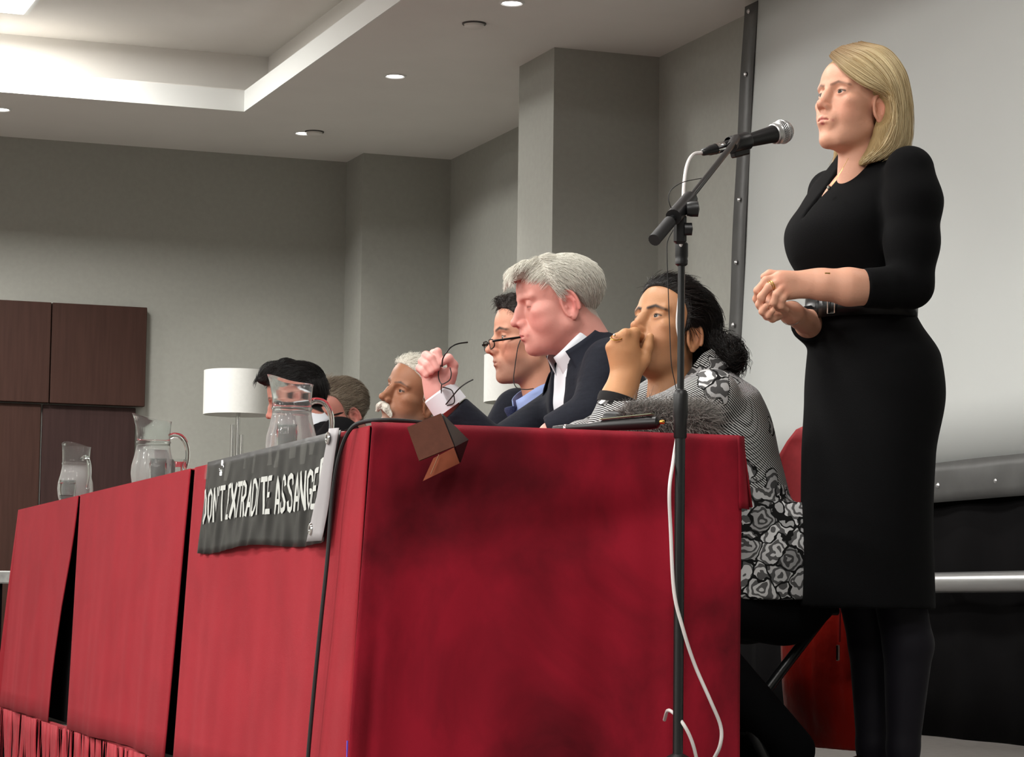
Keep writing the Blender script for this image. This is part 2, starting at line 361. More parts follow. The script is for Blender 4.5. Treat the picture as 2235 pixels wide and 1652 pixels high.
def tape_mat():
    m = bpy.data.materials.new('clear_tape'); m.use_nodes = True; nt = m.node_tree
    t = nt.nodes.new('ShaderNodeBsdfTransparent'); g = nt.nodes.new('ShaderNodeBsdfGlossy'); g.inputs['Roughness'].default_value = .06
    mx = nt.nodes.new('ShaderNodeMixShader'); mx.inputs[0].default_value = .14
    nt.links.new(t.outputs[0], mx.inputs[1]); nt.links.new(g.outputs[0], mx.inputs[2]); nt.links.new(mx.outputs[0], nt.nodes['Material Output'].inputs['Surface']); return m
M_tape = tape_mat()

# ================================================================== tables and cloths
TW, TZ = 0.757, 0.76
def smooth01(x): x = min(1, max(0, x)); return x*x*(3-2*x)
def lerp(a, b, t): return a+(b-a)*t
CLOTHS = [   # s at top/bottom of the near edge, s at top/bottom of the far edge
    ('red cloth on the nearest table, with the banner and velvet end', 0.0, -.036, 1.685, 1.70),
    ('red cloth on the middle table, hanging between two dark gaps', 1.745, 1.80, 3.555, 3.48),
    ('red cloth on the farthest table, lifted over the fringe', 3.60, 3.90, 5.06, 5.22)]
def front_d(s, z, i):
    k = 1-z/TZ
    return -.008-.040*k - (.007*math.sin(s*6.3+i*2)+.003*math.sin(s*17+1.3*i+2*math.sin(s*3))+.0012*math.sin(s*41))*k
for i, (lab, n0, n1, f0, f1) in enumerate(CLOTHS):
    s_mid = (n0+f0)/2
    te = empty('trestle_table', tb(s_mid, TW/2, 0), ['long trestle table under the nearest red cloth', 'long trestle table under the middle red cloth', 'long trestle table under the farthest red cloth'][i], 'table', 'trestle tables under the red cloths')
    Mx = np.column_stack([TN, TD, V(0, 0, 1)])
    MB().box(tb((n0+f0)/2, TW/2, TZ-.026), (TW/2-.012, (f0-n0)/2-.015, .014), Mx).build('tabletop', M_trestle, te, smooth=False)
    for s in (n0+.18, f0-.18):
        for d in (.10, TW-.10): MB().tube([tb(s, d, 0.0), tb(s, d, TZ-.04)], .014, 8).build('leg', M_blkmetal, te)
    b0, b1 = (n0+.03 if i == 0 else n0-.02), (f0-.03 if i == 2 else f0+.02)
    MB().box(tb((b0+b1)/2, .022, .37), (.006, (b1-b0)/2, .36), Mx).build('added_dark_board', M_black_drape, te, smooth=False)  # added black board that keeps the gaps between the cloths dark
    q = MB()
    prof = [('b', .13), ('b', .06), ('b', .02), ('r', 0), ('t', 1.), ('t', .75), ('t', .5), ('t', .25), ('t', .04), ('t', 0.)] + [('f', z) for z in (.752, .742, .72, .68, .62, .55, .47, .39, .31, .23, .15, .08, .012)]
    def cl(u, v):
        j = v*(len(prof)-1); a = prof[int(round(j))]
        if a[0] == 'f':
            z = a[1]; k = (1-z/TZ)
            bend = smooth01(k) if i == 2 else k
            s = lerp(lerp(n0, n1, bend), lerp(f0, f1, k), u); d = front_d(s, z, i)
            if i == 0: d -= .010*k*math.exp(-(s/.06)**2)
            if i == 2 and u > .999: d -= .02*k
            return tb(s, d, z + (.004*math.sin(3.0*s+.4) if z < .05 else 0))
        s = lerp(n0, f0, u)
        sag = .0015*math.sin(s*31)+.001*math.sin(s*57)
        if a[0] == 't': return tb(s, .004+(TW-.008)*a[1], TZ-.0008-(.007 if a[1] in (0., 1.) else 0)+sag)
        if a[0] == 'r': return tb(s, TW+.002, TZ-.014)
        return tb(s, TW+.012+.02*(a[1]/.13)+.004*math.sin(s*17), TZ-.014-a[1])
    q.grid(96, len(prof), cl)
    if i == 0:
        q.cur = 1
        def endf(u, v):       # the velvet end: u along the depth, v down
            z = .7592-.755*v; k = v
            d = lerp(-.004-.053*k, TW+.004-.012*k, u)
            fold = .012*math.exp(-((u-.60-.10*v)/.08)**2)*math.sin(v*3)+.012*math.exp(-((u-.15)/.06)**2)*v*1.2 - .030*math.exp(-((u-.80)/.04)**2)*smooth01(v*3)*(1-.3*v)
            swag = .030*math.sin(math.pi*min(1, max(0, (u-.35)/.6)))*math.exp(-((v-.16-.10*math.sin(math.pi*u))/.07)**2)
            corner = -.016*smooth01((.045-u)/.03)*v + .014*math.exp(-((u-.055)/.012)**2)*smooth01((v-.35)/.4)
            top = -.010*math.sqrt(max(0, 1-(1-min(1, v/.02))**2)) if v < .02 else -.010
            return tb(top-.022*k+swag*.9+fold+corner*.6+.003*math.sin(u*37+v*5)*k, d, z)
        q.grid(110, 60, endf, flip=True)
        q.grid(8, 10, lambda u, v: tb(-.014-.006*v+.04*u*u, TW-.006+.030*u+.010*v*u, .757-.145*v), flip=True)   # excess cloth hanging at the far corner of the end
    o = q.build('tablecloth', [M_cloth, M_cloth_end], None, auto=60, solid=.003)
    tag(o, lab, 'tablecloth', 'red tablecloths')
# small violet mark on the near cloth edge
MB().box(tb(-.028, -.047, .135), (.001, .002, .022)).build('violet_mark', mat('violet_mark', srgb(90, 70, 190), .6), bpy.data.objects['tablecloth'], smooth=False)

# fringe along the stage front, each strip a piece
fr = empty('stage_fringe', tb(2.2, -.036, 0), 'fringe of red fabric strips hanging below the tablecloths along the stage edge', 'fringe')
MB().box(tb(3.2, -.030, .004), (.004, 3.3, .008), np.column_stack([TN, TD, V(0, 0, 1)])).build('heading_tape', M_fringe, fr, smooth=False)
for k in range(150):
    s = .2+k*.042
    w_ = .0165+.004*rng.random(); ln = .34+.1*rng.random(); ph = rng.random()*6; sw = rng.normal()*.012
    q = MB(); q.grid(2, 9, lambda u, v: tb(s+(u-.5)*2*w_*(1-.25*v*(1+math.sin(ph*3)))+sw*v+.010*math.sin(ph+v*4)*v, -.044-.008*math.sin(ph*2+v*3)*v+(u-.5)*.010*math.sin(ph+v*3), .008-ln*v))
    q.build('fringe_strip', M_fringe, fr, solid=.0015)

# ================================================================== banner
ban = empty('banner', tb(.85, -.03, .535), 'dark grey vinyl banner with white lettering taped along the table front', 'banner')
def ban_pt(s, z, off=0.0):
    k = (.754-z)/.22
    wv = (.0022*math.sin(s*46+2*math.sin(z*9)) + .0012*math.sin(s*83+1) + .0015*math.sin(s*61+z*40))*min(1, k*1.5+.1) + .006*k*k*math.sin(s*7+1.0)
    return tb(s, front_d(s, z, 0)-.012-wv-off, z)
def ban_s(u, z): return lerp(.165+.05*(.754-z)/.22, 1.468+.07*(.754-z)/.22, u)
q = MB(); q.grid(150, 14, lambda u, v: ban_pt(ban_s(u, .754-.219*v), .754-.219*v-.006*v*math.sin(u*9)))
q.build('sheet', M_banner, ban, solid=.0008)
# lettering: ribbons that follow the vinyl
GL = {'D': [[(0, 0), (0, 1), (.5, 1), (1, .75), (1, .25), (.5, 0), (0, 0)]], 'O': [[(.5, 1), (.05, .82), (0, .5), (.05, .18), (.5, 0), (.95, .18), (1, .5), (.95, .82), (.5, 1)]],
      'N': [[(0, 0), (0, 1)], [(0, 1), (1, 0)], [(1, 0), (1, 1)]], 'T': [[(-.05, 1), (1.05, 1)], [(.5, 1), (.5, 0)]], 'E': [[(1, 1), (0, 1), (0, 0), (1, 0)], [(0, .5), (.85, .5)]],
      'X': [[(0, 0), (1, 1)], [(0, 1), (1, 0)]], 'R': [[(0, 0), (0, 1), (.6, 1), (1, .88), (1, .62), (.6, .5), (0, .5)], [(.5, .5), (1, 0)]],
      'A': [[(0, 0), (.5, 1), (1, 0)], [(.2, .3), (.8, .3)]], 'I': [[(.5, 0), (.5, 1)]], 'S': [[(1, .78), (.9, .95), (.5, 1), (.1, .93), (.02, .75), (.25, .57), (.75, .43), (.98, .25), (.9, .07), (.5, 0), (.1, .05), (0, .22)]],
      'G': [[(1, .76), (.9, .94), (.5, 1), (.06, .85), (0, .5), (.06, .15), (.5, 0), (.92, .08), (1, .25), (1, .45), (.55, .45)]], "'": [[(.5, 1.02), (.4, .8)]], 'F': [[(0, 0), (0, 1), (1, 1)], [(0, .52), (.8, .52)]]}
def word(txt, sL, sR, z0, z1, adv):
    tot = sum(adv.get(ch, 1.0) for ch in txt); x = sL; dirn = sR-sL
    for ch in txt:
        a = adv.get(ch, 1.0)/tot*dirn; H = z1-z0; t = .0068 if abs(a) < .045 else .0080; gap = .15
        q = MB(); lay = 0
        for st_ in GL[ch]:
            lay += 1
            pts = [(x+a*(gap+(1-2*gap)*px_), z0+t*.6+(H-1.2*t)*pz) for px_, pz in st_]
            sub = []
            for (p0, p1) in zip(pts[:-1], pts[1:]):
                n = max(1, int(max(abs(p1[0]-p0[0])/.006, abs(p1[1]-p0[1])/.014)))
                sub += [(lerp(p0[0], p1[0], k/n), lerp(p0[1], p1[1], k/n)) for k in range(n)]
            sub.append(pts[-1]); L = []; R_ = []
            for k, p in enumerate(sub):
                p0 = sub[max(0, k-1)]; p1 = sub[min(len(sub)-1, k+1)]; dx, dz = p1[0]-p0[0], p1[1]-p0[1]; m = math.hypot(dx, dz) or 1
                nx, nz = -dz/m, dx/m; e = 0
                ex = ez = 0
                if len(st_) == 2 or (st_[0] != st_[-1]):
                    if k == 0: ex, ez = -dx/m*t*.5, -dz/m*t*.5
                    if k == len(sub)-1: ex, ez = dx/m*t*.5, dz/m*t*.5
                wx = .74                                            # stems are wider than the bars
                L.append(ban_pt(p[0]+nx*t*wx+ex, p[1]+nz*t*.74+ez, .0022+.0002*lay)); R_.append(ban_pt(p[0]-nx*t*wx+ex, p[1]-nz*t*.74+ez, .0022+.0002*lay))
            n = len(sub); q.add(L+R_, [(k, k+1, n+k+1, n+k) for k in range(n-1)])
        q.build('letter', M_letter, ban, smooth=False)
        x += a
word("DON'T", 1.488, 1.212, .603, .687, {"'": .3})
word('EXTRADITE', 1.196, .732, .606, .689, {'I': .55})
word('ASSANGE', .712, .300, .603, .686, {})
word('F', .304, .22, .650, .704, {})
# folded-over pale end with eyelets
q = MB(); q.grid(8, 14, lambda u, v: (lambda z: ban_pt(lerp(lerp(.222, .350, v), lerp(.158, .206, v), u), z, .006+.012*math.sin(math.pi*u)))(.757-.221*v))
q.build('folded_end', M_banner_back, ban, solid=.0008)
for (s, z) in ((.190, .738), (.275, .560)):
    c_ = ban_pt(s, z, .020); MB().lathe([(.0065, 0), (.0075, .003), (.011, .003), (.013, 0)], c_, 16, M=np.column_stack([TD, V(0, 0, 1), -TN])).build('eyelet', M_chrome, ban)
    MB().lathe([(.0002, .0012), (.0068, .0012)], c_, 14, M=np.column_stack([TD, V(0, 0, 1), -TN])).build('eyelet_hole', M_blk, ban)
for k, s in enumerate((1.455, 1.30, 1.17, 1.02, .90, .76, .66, .55, .45, .36, .27)):
    w_ = .012+.012*rng.random(); l_ = .030+.035*rng.random(); tl = rng.normal()*.02
    q = MB(); q.grid(4, 8, lambda u, v: (lambda z: (ban_pt(s+(u-.5)*2*w_+tl*v, z, .0045+.002*math.sin(9*u+5*v+k)) if z < .752 else tb(s+(u-.5)*2*w_, -.006+.05*(1-v), .7645)))(.80-(.05+l_)*v))
    q.build('tape_strip', M_tape, ban)

# black cable over the front edge of the table
cb = [tb(.0+.50, .42, .768), tb(.30, .30, .768), tb(.12, .16, .768), tb(.055, .05, .768), tb(.075, .0, .764), tb(.095, -.022, .748), tb(.125, -.034, .70), tb(.15, -.040, .62), tb(.155, -.046, .50), tb(.165, -.054, .38), tb(.185, -.062, .22), tb(.20, -.07, .05), tb(.2, -.085, -.2), tb(.2, -.1, -.58)]
def spline(pts, n=8):
    P = [V(p) for p in pts]; P = [2*P[0]-P[1]]+P+[2*P[-1]-P[-2]]; out = []
    for i in range(1, len(P)-2):
        for k in range(n):
            t = k/n; a, b, c_, d = P[i-1:i+3]
            out.append(.5*((2*b)+(-a+c_)*t+(2*a-5*b+4*c_-d)*t*t+(-a+3*b-3*c_+d)*t**3))
    out.append(P[-2]); return out
tag(MB().tube(spline(cb), .0042, 8).build('black_cable', M_rubber), 'thick black cable hanging down the front corner of the nearest red cloth', 'cable')

# ================================================================== jugs, tumblers
def jug(c, sc, rot, lab, fill):
    e = empty('water_jug', c, lab, 'jug', 'glass water jugs on the table')
    Mr = np.array([[math.cos(rot), -math.sin(rot), 0], [math.sin(rot), math.cos(rot), 0], [0, 0, 1]])*sc
    def spout(x, y, z):
        if z > .165:                                         # pulled lip towards +x, rim rises there
            a = math.atan2(y, x); g = math.exp(-(a/.55)**2); t = (z-.165)/.06
            r_ = math.hypot(x, y); r2 = r_*(1+.24*g*t*t); z2 = z+.026*t*t*(math.exp(-(a/1.1)**2))-.006*t
            return (r2*math.cos(a), r2*math.sin(a)*(1-.25*g*t), z2)
        return (x, y, z)
    outer = [(.001, 0), (.045, 0), (.052, .004), (.062, .03), (.066, .06), (.064, .085), (.056, .115), (.051, .14), (.0505, .15), (.0535, .155), (.0505, .160), (.0505, .18), (.0515, .20), (.053, .218), (.0545, .223)]
    inner = [(.0535, .222), (.0505, .20), (.0493, .18), (.0493, .15), (.050, .14), (.0548, .115), (.0625, .085), (.0645, .06), (.0605, .03), (.050, .009), (.001, .008)]
    MB().lathe(outer+inner, c, 40, Mr, fn=spout).build('body', M_mist, e)
    prof = [(.001, .0085), (.049, .0095)]
    for z in np.linspace(.02, fill, 9): prof.append((float(np.interp(z, [.01, .03, .06, .085, .115, .14, .15, .18], [.050, .0605, .0645, .0625, .0548, .050, .0493, .0493]))-.0004, float(z)))
    prof.append((.001, fill)); MB().lathe(prof, c, 40, Mr).build('water', M_water, e)
    hp = spline([(-.047, 0, .172), (-.062, 0, .178), (-.085, 0, .172), (-.101, 0, .145), (-.104, 0, .11), (-.097, 0, .075), (-.090, 0, .062)], 6)
    MB().tube([V(c)+Mr @ V(p) for p in hp], [.0085*sc*(1-.25*k/len(hp)) for k in range(len(hp))], 12).build('handle', M_glass, e)
    return e
def tumbler(c, h, r_, lab):
    e = empty('tumbler', c, lab, 'glass', 'tumblers on the table')
    MB().lathe([(.0005, 0), (r_*.82, 0), (r_*.86, .003), (r_, h*.6), (r_*1.03, h*.85), (r_*.96, h*.88), (r_*.98, h), (r_*.93, h), (r_*.93, h*.6), (r_*.78, .012), (.0005, .011)], c, 26).build('body', M_glass, e)
    MB().lathe([(.0005, .0118), (r_*.775, .0124), (r_*.86, h*.35), (.0005, h*.35)], c, 26).build('water', M_water, e)
ROTL = math.atan2(-RT[1], -RT[0])
def on_table(px, py, D, z=TZ+.003): p = at(px, py, D); p[2] = z; return p
jug(on_table(636, 950, 6.72), 1.02, ROTL+.25, 'big glass water jug with handle, behind the banner, nearest of three', .137)
jug(on_table(334, 1000, 8.36), 1.08, ROTL+.2, 'glass water jug on the middle table, handle towards the lamp', .13)
jug(on_table(165, 1040, 9.5), 1.0, ROTL-.9, 'glass water jug on the farthest table, in front of the walnut panels', .095)
tumbler(on_table(626, 960, 6.56), .105, .026, 'small glass tumbler in front of the nearest water jug')
tumbler(on_table(345, 1020, 8.18), .105, .027, 'small glass tumbler in front of the middle water jug')
tumbler(on_table(389, 1018, 8.22), .105, .027, 'small glass tumbler right of the middle water jug, under its handle')
tumbler(on_table(147, 1070, 9.3), .085, .030, 'small glass tumbler in front of the farthest water jug')
M_paper = mat('white_paper', srgb(215, 214, 208), .8)
for px, py, D, lab in ((263, 1052, 8.75, 'tiny folded white paper slip on the middle red cloth edge'), (114, 1092, 9.45, 'tiny folded white paper slip on the farthest red cloth edge')):
    c_ = on_table(px, py, D); tag(MB().box(c_+V(0, 0, .004), (.012, .02, .005), bev=.002).build('paper_slip', M_paper, smooth=False), lab, 'paper')

# ================================================================== floor lamps by the walls
M_shade = mat('lamp_shade', srgb(226, 226, 222), .8, noise=(60, .02, 2))
def lamp(c, ztop, h, r_, lab):
    e = empty('floor_lamp', (c[0], c[1], 0), lab, 'lamp', 'white drum shade lamps')
    MB().lathe([(r_, ztop-h), (r_, ztop), (r_-.004, ztop), (r_-.004, ztop-h)], (c[0], c[1], 0), 48, closed=True).build('shade', M_shade, e)
    MB().lathe([(.0005, ztop-h+.03), (r_-.004, ztop-h+.03)], (c[0], c[1], 0), 48).build('diffuser', M_shade, e)
    MB().tube([(c[0], c[1], .02), (c[0], c[1], ztop-h+.03)], .011, 12).build('stem', M_chrome, e)
    for k, (dx, zt) in enumerate(((-.026, ztop-h-.05), (.022, ztop-h-.10))):
        p = V(c[0], c[1], 0)+RT*dx+FW*(-.012); MB().tube([(p[0], p[1], .02), (p[0], p[1], zt)], .010, 12).build('pipe', M_chrome, e)
    MB().lathe([(.0005, 0), (.13, 0), (.13, .012), (.12, .02), (.0005, .022)], (c[0], c[1], 0), 32).build('base', M_chrome, e)
p = at(521, 856, 12.96); lamp(p, 1.580, .222, .177, 'floor lamp with white drum shade and chrome pipes beside the far wall')
p = at(1138, 832, 11.6); lamp(p, 1.545, .215, .170, 'floor lamp with white drum shade between the two pilasters')
# stone shelf at the left edge of the panelling
e = empty('stone_ledge', (1.82, 12.5, 0), 'grey marble ledge at the far left edge beside the red cloth', 'ledge')
MB().box((1.83, 12.5, .52), (.140, .3, .03), bev=.006).build('slab', M_marble, e, smooth=False)
MB().box((1.82, 12.52, .245), (.115, .26, .245)).build('plinth', M_black_drape, e, smooth=False)

# ================================================================== microphone stand
DS = 4.85
ms = empty('microphone_stand', (at(1482, 1300, DS)[0], at(1482, 1300, DS)[1], 0), 'black telescopic microphone stand with angled boom before the velvet table end', 'mic stand')
bx, by = ms.location.x, ms.location.y
def stz(py): return float(at(1483, py, DS)[2])
def pole(za, zb, r_, name, m=M_blkmetal): return MB().tube([(bx, by, za), (bx, by, zb)], r_, 16).build(name, m, ms)
pole(.10, stz(950), .0098, 'lower_tube'); pole(stz(950)-.01, stz(535), .0068, 'upper_tube')
MB().lathe([(.0105, stz(955)), (.0125, stz(952)), (.0125, stz(915)), (.0145, stz(905)), (.0145, stz(858)), (.0125, stz(850)), (.009, stz(846))], (bx, by, 0), 20).build('height_clutch', M_blk, ms)
MB().lathe([(.008, stz(572)), (.012, stz(568)), (.0125, stz(560)), (.0115, stz(556)), (.0125, stz(550)), (.0125, stz(522)), (.009, stz(518))], (bx, by, 0), 20).build('top_collar', M_blk, ms)
# tripod
hub = V(bx, by, .12)
MB().lathe([(.011, .02), (.026, .012), (.024, -.03), (.014, -.05), (.011, -.06)], hub, 18).build('leg_hub', M_blk, ms)
for a in (.5, .5+2.094, .5+4.189):
    d = V(math.cos(a), math.sin(a), 0)
    lg = MB().tube([hub+d*.02+V(0, 0, .0), hub+d*.30+V(0, 0, -.105)], .008, 10).build('leg', M_blkmetal, ms)
    MB().tube([hub+d*.285+V(0, 0, -.100), hub+d*.315+V(0, 0, -.108)], .0115, 10).build('rubber_foot', M_rubber, lg)
    MB().tube([hub+d*.012+V(0, 0, -.045), hub+d*.14+V(0, 0, -.045)], .004, 8).build('brace', M_blkmetal, ms)
# swivel and boom
piv = at(1487, 470, DS)
MB().box(at(1484, 500, DS), (.012, .014, .028), np.column_stack([RT, FW, UP]), bev=.005).build('swivel', M_blk, ms)
MB().lathe([(.0005, -.013), (.013, -.012), (.015, -.004), (.015, .009), (.0005, .012)], at(1513, 456, DS-.01), 18, M=np.column_stack([FW, UP, RT])).build('clamp_knob', M_blk, ms)
MB().lathe([(.0005, -.008), (.012, -.008), (.012, .006), (.0005, .008)], at(1503, 500, DS-.012), 18, M=np.column_stack([FW, UP, RT])).build('tilt_knob', M_blk, ms)
bA, bP, bB = at(1428, 524, DS-.10), at(1490, 452, DS), at(1602, 312, DS+.42)
MB().tube([at(1452, 494, DS-.06), at(1490, 452, DS), bB], .0062, 12).build('boom', M_blkmetal, ms)
MB().tube([bA, at(1462, 484, DS-.045)], .0118, 14).build('boom_grip', M_rubber, ms)
MB().tube([at(1470, 474, DS-.035), at(1506, 434, DS+.06)], .0155, 14).build('boom_clamp', M_blk, ms)
# clip and microphone
DM = 5.36
x0, x1 = at(1582, 320, DM-.03), at(1706, 288, DM+.07); ax = unit(x1-x0)
sd = unit(np.cross(ax, V(0, 0, 1))); uu = np.cross(sd, ax); MM = np.column_stack([sd, uu, ax])
MB().tube([at(1597, 322, DS+.41), at(1606, 305, DM-.02)], .0115, 12).build('clip_joint', M_blk, ms)
cl_ = x0+ax*.038
MB().lathe([(.0175, -.024), (.0185, -.022), (.0195, .026), (.0185, .028)], cl_, 18, MM).build('clip', M_blk, ms)
MB().box(cl_-uu*.020, (.009, .008, .022), MM, bev=.003).build('clip_base', M_blk, ms)
mic = empty('handheld_microphone', x0, 'black handheld vocal microphone with round silver grille, clipped on the stand', 'microphone')
def along(k): return x0+ax*k
L = float(np.linalg.norm(x1-x0))
MB().lathe([(.0005, -.004), (.0108, -.004), (.0115, 0), (.0145, L*.45), (.0178, L-.034), (.0195, L-.026)], x0, 24, MM).build('handle', M_blk, mic)
M_grille = mat('silver_grille', srgb(190, 190, 190), .35, metal=.85)
MB().lathe([(.0195, L-.026), (.0215, L-.024), (.0215, L-.017), (.0235, L-.014)], x0, 28, MM).build('collar', M_grille, mic)
# woven wire ball: real crossing wires over a dark core
ball = x0+ax*(L+.001); rb = .0245
MB().lathe([(rb*.86*math.cos(a), rb*.86*math.sin(a)) for a in np.linspace(-.6, 1.5707, 9)], ball, 28, MM).build('foam', mat('grille_foam', srgb(120, 120, 120), .9), mic)
def bpos(a, t):      # a longitude, t latitude
    return ball+MM @ V(rb*math.cos(t)*math.cos(a), rb*math.cos(t)*math.sin(a), rb*math.sin(t)*(1.0 if t > 0 else .9))
q = MB()
for k in range(34):
    for sg in (1, -1): q.tube([bpos(2*math.pi*k/34+sg*1.1*v, -.62+2.1*v) for v in np.linspace(0, 1, 12)], .0010, 4, cap=False)
o = q.build('grille_mesh', M_grille, mic); o['kind'] = 'stuff'
MB().tube([bpos(a, .0) for a in np.linspace(0, 2*math.pi, 40)[:-1]], .0018, 8, closed=True).build('grille_band', M_grille, mic)
# connector and white cable
xl = x0-ax*.005
MB().lathe([(.0115, -.022), (.0118, 0), (.0105, .002)], xl, 18, MM).build('connector_ring', M_chrome, mic)
MB().lathe([(.004, -.062), (.0075, -.058), (.0085, -.045), (.0105, -.038), (.0110, -.022)], xl, 18, MM).build('connector', M_blk, mic)
tip = xl-ax*.06
wc = [tip, at(1512, 338, DM-.09), at(1499, 362, DM-.18), at(1493, 400, DM-.30), at(1491, 436, DS+.05), at(1487, 480, DS+.03), V(bx, by, stz(590))+FW*.018, V(bx, by, stz(650))+FW*.015-RT*.003, V(bx, by, stz(700))+FW*.012-RT*.006, V(bx, by, stz(760))+FW*.016, V(bx, by, stz(900))+FW*.022, V(bx, by, stz(1000))-RT*.012+FW*.004, at(1461, 1070, DS-.01), at(1464, 1160, DS-.01), at(1471, 1290, DS-.022), at(1490, 1370, DS-.024), at(1516, 1450, DS-.01), at(1551, 1530, DS-.01), at(1573, 1585, DS), at(1572, 1625, DS), at(1556, 1660, DS+.02), at(1520, 1730, DS+.06)]
wc.append(V(wc[-1][0], wc[-1][1]+.1, .006)); wc.append(V(wc[-1][0]-.2, wc[-1][1]-.3, .006))
tag(MB().tube(spline(wc, 6), .0036, 8).build('white_cable', M_wire_white), 'white microphone cable hanging down beside the stand to the floor', 'cable')
w2 = [at(1457, 1551, DS+.03), at(1470, 1556, DS+.01), at(1490, 1578, DS-.03), at(1508, 1612, DS-.03), at(1520, 1655, DS-.02), at(1530, 1720, DS)]
w2 = [V(w2[0][0]+.02, w2[0][1]+.06, w2[0][2]-.02)]+w2+[V(w2[-1][0]+.05, w2[-1][1], .006), V(w2[-1][0]+.3, w2[-1][1]-.05, .006)]
tag(MB().tube(spline(w2, 6), .0034, 8).build('white_cable', M_wire_white), 'short white cable looping round the foot of the microphone stand', 'cable')
tw = [at(1546, 387, DS+.20), at(1520, 391, DS+.14), at(1490, 398, DS+.05), at(1466, 413, DS), at(1459, 432, DS-.02), at(1464, 452, DS-.02), at(1474, 466, DS), at(1480, 480, DS+.02)]
tag(MB().tube(spline(tw, 6), .0009, 6).build('thin_wire', M_rubber), 'thin black wire looping around the boom of the microphone stand', 'wire')
tw = [at(1470, 500, DS+.02), at(1457, 527, DS+.01), at(1456, 560, DS), at(1458, 620, DS), at(1461, 700, DS), at(1465, 790, DS), at(1472, 830, DS+.012), at(1476, 850, DS+.014)]
tag(MB().tube(spline(tw, 6), .0009, 6).build('thin_wire', M_rubber), 'thin black wire hanging beside the upper pole of the microphone stand', 'wire')
